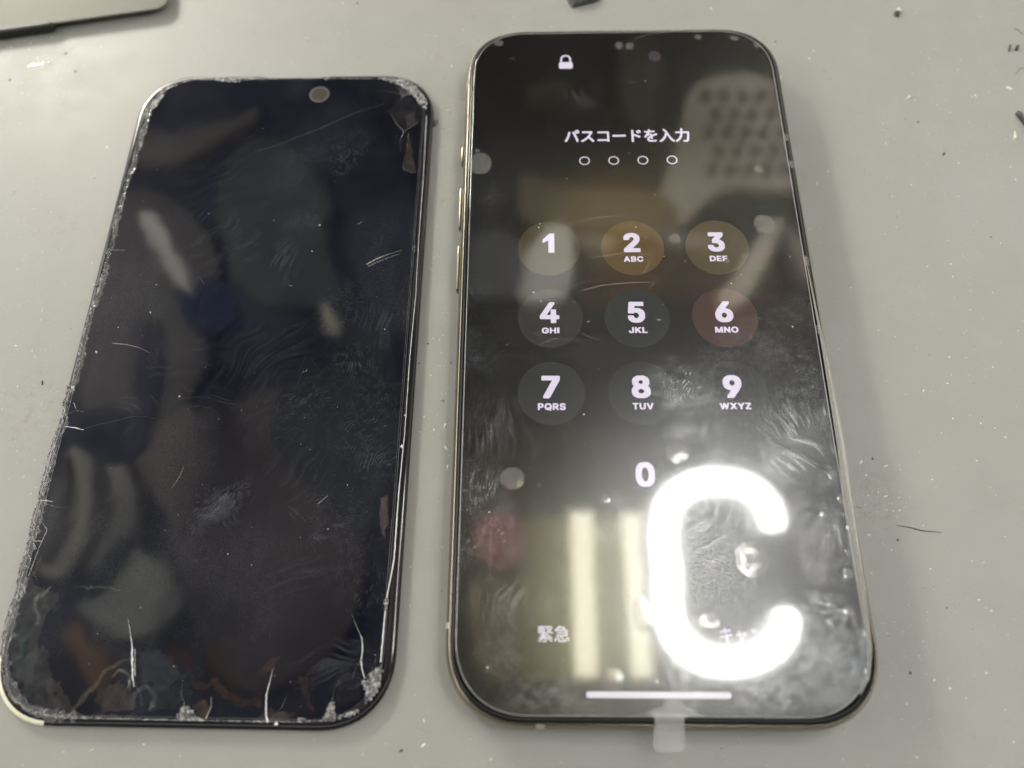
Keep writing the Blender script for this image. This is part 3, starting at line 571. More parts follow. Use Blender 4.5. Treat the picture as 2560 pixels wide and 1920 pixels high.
# ------------------------------------------------------------------ lamps above the phone (seen in its glass)
def ring_lamp():
    H = 250.0
    px = [(1938,1325),(1930,1295),(1920,1262),(1880,1222),(1810,1202),(1730,1212),(1675,1255),(1660,1330),(1668,1430),(1672,1535),(1702,1606),(1770,1650),(1860,1652),(1930,1620),(1964,1570),(1962,1522)]
    C = [mirrored(u, v, H) for u, v in px]
    pts = []
    for i in range(len(C) - 1):                       # smooth the centre line
        p0, p1, p2, p3 = C[max(i-1, 0)], C[i], C[i+1], C[min(i+2, len(C)-1)]
        for k in range(5):
            t = k / 5
            pts.append(.5 * ((2*p1) + (p2-p0)*t + (2*p0-5*p1+4*p2-p3)*t*t + (3*p1-p0-3*p2+p3)*t**3))
    pts.append(C[-1])
    base = Vector((sum(p.x for p in pts)/len(pts), sum(p.y for p in pts)/len(pts), H))
    root = tag(empty('ring_lamp', base), 'white open ring lamp glowing above the lit phone', 'lamp')
    def tube(r, z0, sq):
        Vv, Ff = [], []
        n, m = len(pts), 12
        for i, p in enumerate(pts):
            d = (pts[min(i+1, n-1)] - pts[max(i-1, 0)]).normalized()
            nr = Vector((-d.y, d.x, 0))
            s = 1.0
            if i < 3: s = (.55, .82, .95)[i]
            if i > n - 4: s = (.55, .82, .95)[n-1-i]
            for k in range(m):
                a = 2*math.pi*k/m
                q = p + nr * (r * s * math.cos(a)) - base
                Vv.append((q.x, q.y, z0 + r * sq * s * math.sin(a)))
        for i in range(n - 1):
            for k in range(m):
                Ff.append((i*m+k, i*m+(k+1) % m, (i+1)*m+(k+1) % m, (i+1)*m+k))
        Ff += [tuple(range(m)), tuple(reversed(range((n-1)*m, n*m)))]
        return Vv, Ff
    mesh('diffuser', *tube(6.3, 0, .5), lamp_mat('ring_diffuser_glow', (1.0, .99, .95), 30.0), root)
    mesh('housing', *tube(10.5, 9.5, .5), plain('white_lamp_housing', (.7, .7, .68), .4), root)
    return root
ring_lamp()
def tube_lamp():
    H = 375.0
    q = [mirrored(u, v, H) for u, v in ((1308,1292),(1640,1280),(1650,1702),(1300,1702))]
    base = Vector((sum(p.x for p in q)/4, sum(p.y for p in q)/4, H))
    root = tag(empty('tube_lamp', base), 'lamp with two bright tubes on an olive plate above the lit phone', 'lamp')
    lo = [(p.x-base.x, p.y-base.y, 8) for p in q]; hi = [(x, y, 22) for x, y, _ in lo]
    mesh('plate', lo + hi, [(0,3,2,1), (4,5,6,7), (0,1,5,4), (1,2,6,5), (2,3,7,6), (3,0,4,7)], plain('olive_lamp_plate', (.34, .32, .14), .5, noise=.2, nscale=.03), root, smooth=False)
    for (u0, v0, u1, v1), r, L in (((1453,1285,1466,1692), 7.0, 9.0), ((1578,1288,1606,1692), 6.2, 9.0)):
        a, b = mirrored(u0, v0, H) - base, mirrored(u1, v1, H) - base
        d = (b - a).normalized(); s = Vector((-d.y, d.x, 0))
        Vv, Ff = [], []
        for p in (a, b):
            for k in range(14):
                t = 2*math.pi*k/14
                w = p + s * (r * math.cos(t)) + Vector((0, 0, r * math.sin(t)))
                Vv.append(tuple(w))
        Ff = [(k, (k+1) % 14, 14+(k+1) % 14, 14+k) for k in range(14)] + [tuple(range(14)), tuple(reversed(range(14, 28)))]
        mesh('tube', Vv, Ff, lamp_mat('warm_tube_glow', (1.0, .93, .70), L), root)
    return root
tube_lamp()

# ------------------------------------------------------------------ grease and fingerprints (per-vertex maps on the fine sheets)
class Grease:
    def __init__(self, root, x, y, z):
        self.root, self.x, self.y, self.z = root, x, y, z
        self.s = np.zeros_like(x)
        self.c = np.zeros((len(x), 4)); 
    def at(self, u, v):
        return local(self.root, on(u, v, self.z))
    def size(self, u, v, du, dv):
        a, b, c = self.at(u, v), self.at(u + du, v), self.at(u, v + dv)
        return math.dist(a, b), math.dist(a, c)
    def frame(self, u, v, ru, rv, ang):
        """Normalised coordinates (a along ang) of an ellipse given in photo pixels."""
        cx, cy = self.at(u, v); rx, ry = self.size(u, v, ru, rv)
        r = max(rx, ry) * 1.8
        m = (np.abs(self.x - cx) < r) & (np.abs(self.y - cy) < r)
        dx, dy = self.x[m] - cx, self.y[m] - cy
        t = math.radians(ang); c, s = math.cos(t), math.sin(t)
        return m, dx*c + dy*s, -dx*s + dy*c, rx, ry
    def print_(self, u, v, ru, rv, ang, amt, seed, pitch=.54, curve=.25):
        """A fingerprint: curved ridges broken by noise inside a soft, ragged ellipse."""
        m, a, b, rx, ry = self.frame(u, v, ru, rv, ang)
        x, y = self.x[m], self.y[m]
        d = np.hypot(a / rx, b / ry) + (fnoise(x*.35, y*.35, seed) - .5) * .9
        env = np.clip(1.15 - d, 0, 1) ** .7
        ph = (b + curve * a * a / max(rx, 1e-3) + (fnoise(x*.22, y*.22, seed+3) - .5) * 3.4) / pitch
        rid = np.clip(np.sin(2*np.pi*ph) * .9 + .25, 0, 1)
        brk = np.clip((fnoise(x*1.3, y*1.3, seed+5, 3) - .34) * 3.2, 0, 1)
        self.s[m] = np.maximum(self.s[m], amt * env * (rid * brk * .85 + .18 * brk))
    def streak(self, u, v, ru, rv, ang, amt, seed, fine=2.2, long=.09):
        """A wiped smear: noise drawn out along ang."""
        m, a, b, rx, ry = self.frame(u, v, ru, rv, ang)
        x, y = self.x[m], self.y[m]
        d = np.hypot(a / rx, b / ry) + (fnoise(x*.25, y*.25, seed) - .5) * .9
        env = np.clip(1.2 - d, 0, 1)
        b = b + (fnoise(x*.10, y*.10, seed+5, 2) - .5) * 9.0            # wipes bend
        n = fnoise(a * long * 3, b * fine, seed + 2, 3)
        self.s[m] = np.maximum(self.s[m], amt * env * np.clip((n - .38) * 3.0, 0, 1))
    def cloud(self, u, v, ru, rv, ang, amt, seed, f=.5):
        m, a, b, rx, ry = self.frame(u, v, ru, rv, ang)
        x, y = self.x[m], self.y[m]
        d = np.hypot(a / rx, b / ry) + (fnoise(x*.3, y*.3, seed) - .5) * 1.1
        self.s[m] = np.maximum(self.s[m], amt * np.clip(1.1 - d, 0, 1) * (.45 + .55 * fnoise(x*f, y*f, seed+4)))
    def stain(self, poly, rgb, amt, seed, soft=.5, rag=1.2, tex=.5):
        """A coloured patch with a ragged edge (delaminated layers under the cracked glass)."""
        P = np.array([self.at(u, v) for u, v in poly])
        m = (self.x > P[:,0].min()-3) & (self.x < P[:,0].max()+3) & (self.y > P[:,1].min()-3) & (self.y < P[:,1].max()+3)
        x = self.x[m] + (fnoise(self.x[m]*.7, self.y[m]*.7, seed) - .5) * rag * 2
        y = self.y[m] + (fnoise(self.x[m]*.7, self.y[m]*.7, seed+2) - .5) * rag * 2
        ins = np.zeros(len(x), bool); dist = np.full(len(x), 1e9)
        for k in range(len(P)):
            (ax, ay), (bx, by) = P[k], P[k-1]
            with np.errstate(divide='ignore', invalid='ignore'):
                hit = ((ay > y) != (by > y)) & (x < (bx-ax) * (y-ay) / (by-ay) + ax)
            ins ^= hit
            L2 = (bx-ax)**2 + (by-ay)**2
            t = np.clip(((x-ax)*(bx-ax) + (y-ay)*(by-ay)) / max(L2, 1e-9), 0, 1)
            dist = np.minimum(dist, np.hypot(x-ax-t*(bx-ax), y-ay-t*(by-ay)))
        sd = np.where(ins, dist, -dist)
        rgb = tuple(c * .55 for c in rgb)
        al = np.clip(sd / soft + .5, 0, 1) * amt * (1 - tex + tex * 1.6 * fnoise(self.x[m]*.9, self.y[m]*.9, seed+6))
        al = np.clip(al, 0, 1)[:, None]
        old = self.c[m]
        self.c[m] = np.concatenate([old[:, :3]*(1-al) + np.array(rgb)[None]*al, np.maximum(old[:, 3:], al)], 1)
    def line(self, pts, w, rgb, amt):
        P = [self.at(u, v) for u, v in pts]
        xs, ys = [p[0] for p in P], [p[1] for p in P]
        m = (self.x > min(xs)-3) & (self.x < max(xs)+3) & (self.y > min(ys)-3) & (self.y < max(ys)+3)
        x = self.x[m] + (fnoise(self.x[m]*.8, self.y[m]*.8, 3) - .5) * 1.0
        y = self.y[m] + (fnoise(self.x[m]*.8, self.y[m]*.8, 9) - .5) * 1.0
        dist = np.full(len(x), 1e9)
        for (ax, ay), (bx, by) in zip(P, P[1:]):
            t = np.clip(((x-ax)*(bx-ax) + (y-ay)*(by-ay)) / max((bx-ax)**2 + (by-ay)**2, 1e-9), 0, 1)
            dist = np.minimum(dist, np.hypot(x-ax-t*(bx-ax), y-ay-t*(by-ay)))
        al = (np.clip(1.3 - dist / w, 0, 1) * amt * (.5 + .7 * vnoise(x*1.2, y*1.2, 5)))[:, None].clip(0, 1)
        old = self.c[m]
        self.c[m] = np.concatenate([old[:, :3]*(1-al) + np.array(rgb)[None]*al, np.maximum(old[:, 3:], al)], 1)
    def base(self, amt, seed):
        n = fnoise(self.x*.06, self.y*.06, seed, 4)
        st = fnoise(self.x*.5, self.y*.12, seed+4, 3)
        self.s = np.maximum(self.s, amt * np.clip((n - .35) * 2.2, 0, 1) * (.4 + .6 * st))

# ------------------------------------------------------------------ the cracked display panel
PW, PH, PR = 69.0, 140.3, 12.6
panel = tag(empty('cracked_display', (-52.875, 64.512, 0), -0.07139), 'dark detached phone display with chipped cracked glass, smudged and switched off', 'phone display')
PZ = 1.9
def pl(u, v, z=PZ): return local(panel, on(u, v, z))
outl = rrect(PW, PH, PR)
nx0, nx1 = pl(655, 186)[0], pl(806, 186)[0]
outl = [(p[0], p[1] - (.42 if p[1] > PH/2 - .3 and nx0 < p[0] < nx1 else 0)) for p in outl]
mesh('bezel', *loft(outl, [(1.2, .05), (.35, .05), (.05, .35), (0, .8), (.05, 1.25), (.26, 1.48), (.70, 1.60), (1.5, 1.61), (1.9, 1.45)], cap_bottom=True), M['bezel'], panel)
GW, GH, GX, GY = PW - 3.5, PH - 2.7, -.35, .12                     # the glass sits off-centre in its rim
def panel_grease(x, y):
    g = Grease(panel, x, y, PZ)
    g.base(.26, 2)
    for a in ((545,1275,95,42,44,.70,1),(520,1400,50,50,60,.40,4),(860,385,60,62,-38,.42,2),(905,330,40,30,-30,.2,5),(860,760,70,80,-20,.38,3),(890,900,60,70,70,.42,6),
              (760,1010,150,80,30,.26,7),(900,1080,110,90,60,.34,8),(950,1150,60,80,65,.50,9),(850,1300,110,80,-20,.42,10),(880,1400,120,100,60,.24,11),
              (560,1250,60,50,20,.2,13),(960,1000,70,110,80,.30,1),(650,1560,80,70,70,.28,5),(920,1480,80,100,75,.28,8)):
        g.print_(*a)
    for a in ((330,1010,60,30,8,.35,3),(520,1010,110,50,-4,.25,5),(830,1320,60,22,24,.8,6),(760,1290,55,20,-30,.5,7),(700,650,80,60,60,.28,8),(960,800,70,130,84,.34,9),
              (700,1450,160,90,18,.26,4),(560,600,130,110,40,.22,2),(420,900,160,80,5,.18,1),(820,1660,120,70,12,.34,9),(700,900,260,240,58,.11,3),(850,1250,230,330,72,.15,6),(620,500,320,200,28,.09,2),(600,1500,240,160,-40,.13,5),(380,700,150,260,66,.09,8)):
        g.streak(*a)
    g.cloud(770,560,70,60,0,.30,3); g.cloud(545,1270,95,40,44,.62,6, 1.6); g.streak(545,1270,90,38,44,.8,4,2.4,.3); g.streak(545,1270,90,38,-46,.7,2,2.4,.3); g.cloud(820,760,40,40,0,.25,5)
    # light, milky and amber layers that have come apart towards the lower corner
    milky = (.17, .175, .165)
    g.stain([(38,1470),(70,1440),(130,1490),(105,1560),(95,1650),(60,1720),(25,1690),(15,1600)], (.20,.21,.19), .55, 3)
    g.stain([(85,1480),(140,1470),(150,1520),(110,1545)], milky, .5, 5, tex=.2)
    g.stain([(60,1640),(110,1600),(135,1700),(150,1770),(100,1790),(45,1730)], (.13,.135,.13), .6, 7)
    g.stain([(120,1700),(140,1690),(190,1780),(320,1790),(430,1795),(420,1805),(150,1800)], (.22,.18,.17), .5, 2)
    g.stain([(245,1720),(300,1700),(340,1740),(330,1780),(260,1785),(240,1750)], (.18,.14,.125), .6, 8)
    g.stain([(345,1640),(400,1610),(470,1690),(455,1710),(400,1720),(350,1700)], (.11,.125,.14), .55, 4)
    g.stain([(330,1730),(400,1710),(470,1700),(480,1740),(420,1770),(340,1790)], (.085,.10,.11), .5, 6)
    g.stain([(420,1600),(470,1620),(500,1690),(460,1670),(410,1640)], (.065,.032,.032), .6, 9)
    g.stain([(520,1600),(560,1620),(620,1690),(600,1740),(540,1720),(510,1660)], (.04,.024,.024), .7, 1)
    g.stain([(470,1700),(545,1700),(610,1750),(660,1720),(650,1765),(600,1775),(530,1725),(480,1720)], (.12,.075,.06), .55, 2, rag=.8)
    g.stain([(660,1650),(705,1635),(690,1670),(650,1700),(640,1690)], (.12,.08,.07), .6, 3, rag=.6)
    g.stain([(745,1680),(770,1690),(775,1740),(790,1780),(765,1770),(750,1720)], (.13,.075,.07), .6, 4, rag=.6)
    g.stain([(640,1790),(700,1770),(740,1790),(730,1800),(640,1803)], (.22,.15,.12), .6, 5)
    g.stain([(480,1760),(510,1745),(525,1770),(512,1795),(500,1790)], (.20,.14,.10), .7, 6, rag=.5)
    g.stain([(950,1245),(965,1235),(972,1290),(962,1350),(950,1320)], (.22,.17,.17), .75, 7, rag=.5)
    g.stain([(860,1650),(905,1690),(905,1740),(880,1760),(850,1760),(840,1700)], (.09,.085,.10), .5, 8)
    g.line([(185,1775),(225,1725),(262,1680),(310,1650),(330,1648)], .45, (.20,.195,.12), .55)
    g.line([(285,1690),(300,1676),(325,1690),(322,1720)], .30, (.26,.25,.21), .7)
    g.line([(330,1770),(335,1735),(365,1715),(385,1745),(380,1770)], .35, (.16,.17,.17), .7)
    g.line([(190,1470),(260,1465),(330,1478)], .22, (.20,.20,.18), .5)
    g.line([(95,1560),(85,1500),(125,1470)], .3, (.24,.25,.22), .6)
    g.line([(60,1600),(50,1640),(35,1650)], .5, (.10,.24,.13), .25)
    g.line([(100,1390),(85,1430),(60,1450)], .3, (.26,.20,.14), .4)
    # the lifted corner at the top
    g.stain([(965,275),(985,300),(1013,328),(1040,310),(1055,300),(1060,270),(1040,240),(1000,240)], (.055,.055,.065), .7, 2, soft=1.2, rag=1.2, tex=.5)
    g.stain([(1012,290),(1035,280),(1042,308),(1018,318)], (.12,.11,.115), .7, 3, rag=.4, tex=.3)
    g.stain([(1020,330),(1024,332),(1035,400),(1042,430),(1028,432),(1008,425),(1012,390)], (.085,.075,.065), .85, 4, rag=.3, tex=.3)
    g.stain([(990,220),(1010,215),(1030,235),(1005,245)], (.20,.20,.20), .7, 5, rag=.5)
    return {'smear': g.s, 'delam': g.c}
glass = sheet('cover_glass', (GW, GH, PR - 1.4), .16, PZ, M['panel'], panel, GX, GY, panel_grease)
mesh('glass_edge', *loft([(p[0]+GX, p[1]+GY) for p in rrect(GW, GH, PR - 1.4)], [(-.10, 1.47), (-.06, 1.80), (.10, PZ - .02), (.30, PZ + .006)]), plain('ground_glass_edge', (.16, .16, .17), .18, ior=1.6, noise=.5, nscale=.8), panel)

# the selfie camera hole
c = pl(798.5, 236)
hole = disc('camera_hole', c[0], c[1], 2.35, 2.35, PZ + .02, M['lensring'], panel, hole=.84)
disc('lens', c[0], c[1], 1.98, 1.98, PZ + .015, M['lensbrown'], hole)
disc('lens_rim', c[0], c[1], 2.0, 2.0, PZ + .018, M['lensring'], hole, hole=.93)

def plane_pts(px, z=PZ, f=pl): return [f(u, v, z) for u, v in px]
LEFT_EDGE = [(486,198),(451,204),(414,220),(399,237),(388,252),(370,269),(365,292),(357,321),(347,356),(337,385),(333,405),(321,434),(314,463),(307,480),(305,492),(292,532),(285,564),
             (282,596),(273,622),(263,642),(262,671),(252,700),(244,729),(234,758),(224,784),(214,813),(207,845),(202,871),(197,908),(191,931),(182,955),(173,969),(162,998),(155,1038)]
LEFT_LOW = [(155,1038),(157,1058),(144,1079),(133,1105),(121,1145),(110,1191),(98,1238),(99,1252),(89,1272),(81,1307),(76,1345),(66,1371),(58,1400),(48,1435),(43,1478),(27,1515),(14,1562),(5,1612),(4,1655),(12,1712),(32,1745),(60,1768),(90,1782),(130,1790),(180,1793)]
mesh('chipped_edge', *ribbon(plane_pts(LEFT_EDGE), [.25,.5,.9,.7,.35,.5,.25,.4,.18,.3,.5,.3,.2,.5,.6,.4,.25,.6,.35,.6,.35], PZ + .01, 3, .16, .16, .26, 3), M['crushed'], panel, smooth=False)
mesh('chipped_edge', *ribbon(plane_pts(LEFT_LOW), [.5,.6,.3,.28,.35,.3,.5,.6,.5,.4,.3,.35,.5,.3,.28,.3,.4,.5,.5,.4], PZ + .01, 8, .13, .16, .26, 3), M['crushed'], panel, smooth=False)
mesh('chipped_edge', *ribbon(plane_pts([(180,1793),(300,1797),(440,1800),(600,1803),(760,1804),(840,1801)]), [.5,.22,.2,.3,.22,.3], PZ + .01, 4, .05, .08, .3, 2), M['crushed'], panel, smooth=False)
mesh('chipped_edge', *ribbon(plane_pts([(486,197),(640,196),(800,195.5),(930,196.5)]), [.2,.14,.16,.22], PZ + .01, 5, .03, .05, .3, 2), M['crushed'], panel, smooth=False)
mesh('chipped_edge', *ribbon(plane_pts([(1066,290),(1060,420),(1047,600),(1039,740),(1024,900),(1012,1080),(997,1230),(985,1400),(966,1500),(958,1580),(952,1655)]), [.14,.10,.12,.10,.12,.16,.14,.16,.3,.26,.28], PZ + .01, 6, .015, .02, .6, 2), M['sliver'], panel, smooth=False)
z2 = lambda ox, oy, pts: [(ox + x / 3.456, oy + y / 3.456) for x, y in pts]
mesh('glass_flakes', *ribbon([(x + .55, y) for x, y in plane_pts(LEFT_EDGE)], [.35,.9,1.6,1.4,.9,1.2,.8,1.4,.6,1.1,1.5,.8,.7,1.3,1.6,1.0,.8,1.5,.9,1.3,.8], PZ + .008, 13, .25, .10, .55, 2), M['flake'], panel, smooth=False)
mesh('glass_flakes', *ribbon([(x + .75, y + .1) for x, y in plane_pts(LEFT_LOW)], [.8,1.3,1.0,1.2,1.6,1.2,2.0,2.4,2.2,2.0,1.6,2.0,2.2,1.6,1.4,1.6,1.8,2.0,2.0,1.5], PZ + .008, 18, .25, .10, .6, 3), M['flake'], panel, smooth=False)
mesh('shattered_corner', *patch(plane_pts(z2(640, 0, [(1040,672),(1250,680),(1340,712),(1425,790),(1478,880),(1470,950),(1410,905),(1385,850),(1320,815),(1300,770),(1220,735)])), PZ + .01, 2, .22, .4), M['crushed'], panel, smooth=False)
mesh('shattered_corner', *patch(plane_pts(z2(640, 1440, [(1085,760),(1100,800),(1070,950),(1010,1060),(930,1125),(930,1080),(955,1020),(915,905),(975,870),(1000,815)])), PZ + .01, 5, .2, .4), M['crushed'], panel, smooth=False)
for k, (ox, oy, pts) in enumerate((
        (0, 1440, [(1525,1245),(1560,1135),(1620,1110),(1700,1200),(1775,1250)]),
        (640, 1440, [(570,1252),(610,1170),(636,1080),(672,1085),(682,1180),(692,1245)]),
        (640, 1440, [(345,1262),(380,1228),(430,1235),(465,1264)]),
        (640, 1440, [(690,1235),(760,1185),(880,1150),(905,1160),(800,1225)]),
        (640, 1440, [(1115,195),(1140,190),(1143,250),(1120,300),(1100,230)]),
        (0, 0, [(1830,668),(1970,665),(2090,695),(2070,712),(1940,706),(1870,695)]),
        (640, 0, [(575,668),(635,668),(620,692),(590,690)]),
        (640, 480, [(1385,450),(1352,480),(1375,545)]),
        (0, 0, [(1345,870),(1385,800),(1392,850),(1350,930),(1310,940)]),
        (0, 960, [(575,15),(650,0),(640,60),(600,75)]))):
    mesh('glass_chip', *patch(plane_pts(z2(ox, oy, pts)), PZ + .012, 20 + k, .18, .32), M['crushed'], panel, smooth=False)
for k, (pts, w) in enumerate((
        ([(320,1544),(327,1585),(331,1619)], [.06,.2,.35]), ([(331,1619),(331,1655),(332,1692)], [.55,.8,.6]), ([(332,1692),(334,1702),(336,1718)], [.7,.35,.1]), ([(338,1622),(338,1690)], [.16,.2]),
        ([(683,1671),(676,1700),(667,1735)], [.06,.2,.4]), ([(667,1735),(665,1755),(666,1788)], [.6,.45,.5]), ([(666,1788),(669,1806)], [.7,.8]),
        ([(880,1535),(889,1561),(905,1596)], [.05,.08,.14]), ([(905,1596),(907,1625),(903,1650)], [.4,.45,.35]), ([(903,1652),(905,1672),(912,1697)], [.5,.45,.25]),
        ([(160,1066),(190,1070),(210,1075)], [.12,.4,.15]), ([(98,1250),(133,1254)], [.3,.1]), ([(83,1352),(104,1353)], [.2,.15]), ([(275,625),(312,626)], [.1,.08]),
        ([(185,1007),(190,1022)], [.1,.1]), ([(528,1742),(529,1765),(515,1798)], [.08,.15,.2]), ([(105,1305),(119,1325),(100,1365),(72,1440)], [.1,.15,.12,.15]),
        ([(1063,310),(1058,410),(1052,470)], [.1,.1,.05]), ([(972,276),(993,312),(1010,330),(1030,316),(1053,301)], [.06,.10,.18,.25,.08]), ([(1022,334),(1016,372),(1008,412),(1010,424),(1028,432),(1043,431)], [.08,.05,.05,.06,.12,.06]),
        ([(1000,225),(1003,240),(1030,232),(1022,214)], [.15,.15,.15,.1]), ([(640,206),(700,206)], [.06,.03]))):
    mesh('crack', *ribbon(plane_pts(pts), [x * .50 for x in w], PZ + .05, 40 + k, .03, .05, .3, 1), M['scratch' if k > 16 else 'sliver'], panel, smooth=False)
for k, pts in enumerate((
        [(912,1697),(930,1672),(944,1640)], [(914,1700),(890,1716),(872,1722)], [(830,1752),(836,1722),(852,1700)], [(669,1806),(700,1776),(716,1742)], [(331,1692),(312,1730),(300,1768)],
        [(333,1700),(352,1738),(356,1770)], [(461,1762),(452,1728),(458,1700)], [(1000,236),(972,228),(948,231)], [(1010,330),(1000,352),(1002,380)], [(100,1254),(140,1268),(172,1268)],
        [(155,1040),(190,1026),(214,1030)], [(60,1412),(84,1430),(96,1460)], [(905,1650),(890,1668),(880,1700)])):
    mesh('crack', *ribbon(plane_pts(pts), [.07, .045, .02], PZ + .03, 140 + k, .03, .02, .3, 1), M['scratch'], panel, smooth=False)
for k, (pts, w) in enumerate((
        ([(208,1072),(250,1061),(290,1052),(330,1041),(365,1041),(400,1050),(440,1058)], [.14,.2,.24,.2,.2,.14,.08]), ([(440,1058),(500,1067),(555,1070)], [.05,.14,.06]),
        ([(747,931),(767,885)], [.16,.1]), ([(779,900),(796,923)], [.16,.1]), ([(825,911),(848,911),(868,896)], [.1,.2,.08]), ([(745,958),(760,920)], [.1,.08]),
        ([(829,1122),(828,1174),(831,1209)], [.08,.13,.06]), ([(831,1180),(866,1191),(903,1202)], [.12,.22,.08]), ([(756,1222),(828,1204)], [.06,.1]), ([(710,1052),(724,1070),(760,1064),(800,1040)], [.06,.08,.1,.05]),
        ([(450,960),(470,978),(488,978)], [.12,.2,.08]), ([(425,918),(440,940),(455,958)], [.12,.2,.08]), ([(836,952),(892,948),(893,985)], [.1,.12,.1]), ([(905,965),(980,958),(1015,958)], [.1,.12,.1]), ([(480,1420),(500,1300),(497,1440)], [.08,.1,.05]),
        ([(300,1098),(320,1072),(345,1056)], [.07,.1,.05]), ([(485,702),(497,692),(512,712)], [.2,.25,.15]), ([(960,560),(945,640)], [.05,.07]), ([(500,1370),(505,1450)], [.1,.08]))):
    mesh('crack', *ribbon(plane_pts(pts), w, PZ + .012, 70 + k, .02, 0, .3, 1), M['crack'], panel, smooth=False)
for k, (pts, w) in enumerate((
        ([(916,661),(944,646),(973,635)], [.30,.28,.10]), ([(973,635),(1005,626)], [.10,.05]), ([(920,666),(960,648),(1000,634)], [.14,.10,.05]), ([(280,858),(315,861),(345,868),(375,882)], [.12,.14,.08,.03]),
        ([(894,560),(903,556),(907,553)], [.09,.09,.06]), ([(756,932),(768,926),(767,922)], [.08,.1,.08]), ([(723,714),(732,715)], [.07,.07]), ([(640,380),(700,360),(780,330),(880,285),(960,260)], [.02,.03,.035,.03,.02]),
        ([(795,1260),(812,1245),(820,1238)], [.12,.12,.06]), ([(430,1220),(450,1190),(460,1165)], [.05,.10,.05]), ([(375,780),(378,785)], [.15,.1]))):
    mesh('scratch', *ribbon(plane_pts(pts), w, PZ + .02, 90 + k, 0, 0, .4, 1), M['scratch'], panel, smooth=False)
# pale strip painting the rim's highlight at the lower corner
cc = pl(70, 1775)
mesh('rim_highlight', *loft(outl, [(-.04, .4), (-.14, .9), (-.06, 1.35), (.28, 1.62), (.75, 1.68)], keep=lambda p: math.dist(p, (-PW/2 + 3.2, -PH/2 + 3.2)) < 9.8), M['rim_shine'], panel)

# ------------------------------------------------------------------ the phone with its passcode screen
W, H, R = 70.6, 146.6, 13.6
phone = tag(empty('smartphone', (25.299, 63.316, 0), -0.06252), 'lit smartphone in a pale titanium frame showing its passcode screen', 'phone')
SZ = 8.20
def ph(u, v, z=SZ): return local(phone, on(u, v, z))
outp = rrect(W, H, R)
PROFILE = [(1.5, .05), (.8, .15), (.25, .8), (.04, 1.8), (0, 3.0), (0, 4.4), (.07, 5.7), (.26, 6.7), (.52, 7.3), (.75, 7.66), (.93, 7.80), (1.02, 7.80), (1.05, 7.5)]
mesh('frame', *loft(outp, PROFILE, cap_bottom=True), M['titanium'], phone)
mesh('gasket', *loft(outp, [(.98, 7.5), (1.0, 7.70), (1.4, 7.70), (1.46, 7.5)]), M['gap'], phone)
ins = 1.25
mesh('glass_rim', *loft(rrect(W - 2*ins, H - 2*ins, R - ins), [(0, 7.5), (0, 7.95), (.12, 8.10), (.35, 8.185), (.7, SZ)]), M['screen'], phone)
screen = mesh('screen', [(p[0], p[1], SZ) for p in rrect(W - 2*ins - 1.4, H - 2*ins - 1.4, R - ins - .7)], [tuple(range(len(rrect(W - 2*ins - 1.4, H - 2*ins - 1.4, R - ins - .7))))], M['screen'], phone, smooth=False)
for (u, v), half in (((1161, 226), .7), ((1957, 213), .7), ((1113, 1565), .5), ((1338, 1822), .65)):
    c = ph(u, v, 6)
    i = min(range(len(outp)), key=lambda k: math.dist(outp[k], c))
    sub = []
    # a short piece of the frame outline, finely cut
    nrm = normals2(outp)
    p, m = outp[i], nrm[i]
    t = (-m[1], m[0])
    Vv, Ff = [], []
    pr = PROFILE[2:-2]
    for s in (-half, half):
        for a, z in pr: Vv.append((p[0] - m[0]*(a-.04) + t[0]*s, p[1] - m[1]*(a-.04) + t[1]*s, z + .02))
    n = len(pr)
    Ff = [(k, n+k, n+k+1, k+1) for k in range(n-1)]
    mesh('antenna_band', Vv, Ff, M['band'], phone)
for v0, v1 in ((368, 415), (471, 576), (614, 732)):
    y0, y1 = ph(1150, v0, 4.5)[1], ph(1146, v1, 4.5)[1]
    o2 = [(p[0], p[1]) for p in rrect(abs(y0-y1), 2.6, 1.25, 6, 2.0)]
    Vv, Ff = loft(o2, [(0, 0), (0, .40), (.12, .52), (.3, .55)], cap_top=True)
    Vv = [(-W/2 - z, (y0+y1)/2 + a, 4.4 + b) for a, b, z in Vv]
    mesh('side_button', Vv, Ff, M['titanium'], phone)
# speaker slit and sensors at the top edge
a, b = ph(1470, 93), ph(1780, 89)
mesh('earpiece_slit', *ribbon([(a[0], H/2 - 1.75), (b[0], H/2 - 1.75)], [.35, .35], 8.02, 1, 0, 0, 2, 1), M['slot'], phone)
c = ph(1636.5, 141)
lens = disc('camera_lens', c[0], c[1], 1.35, 1.55, SZ + .012, M['lens'], phone)
disc('lens_glint', c[0] - .05, c[1] - .45, .16, .16, SZ + .016, plain('blue_lens_coating', (.10, .12, .6), .1), lens, 12)
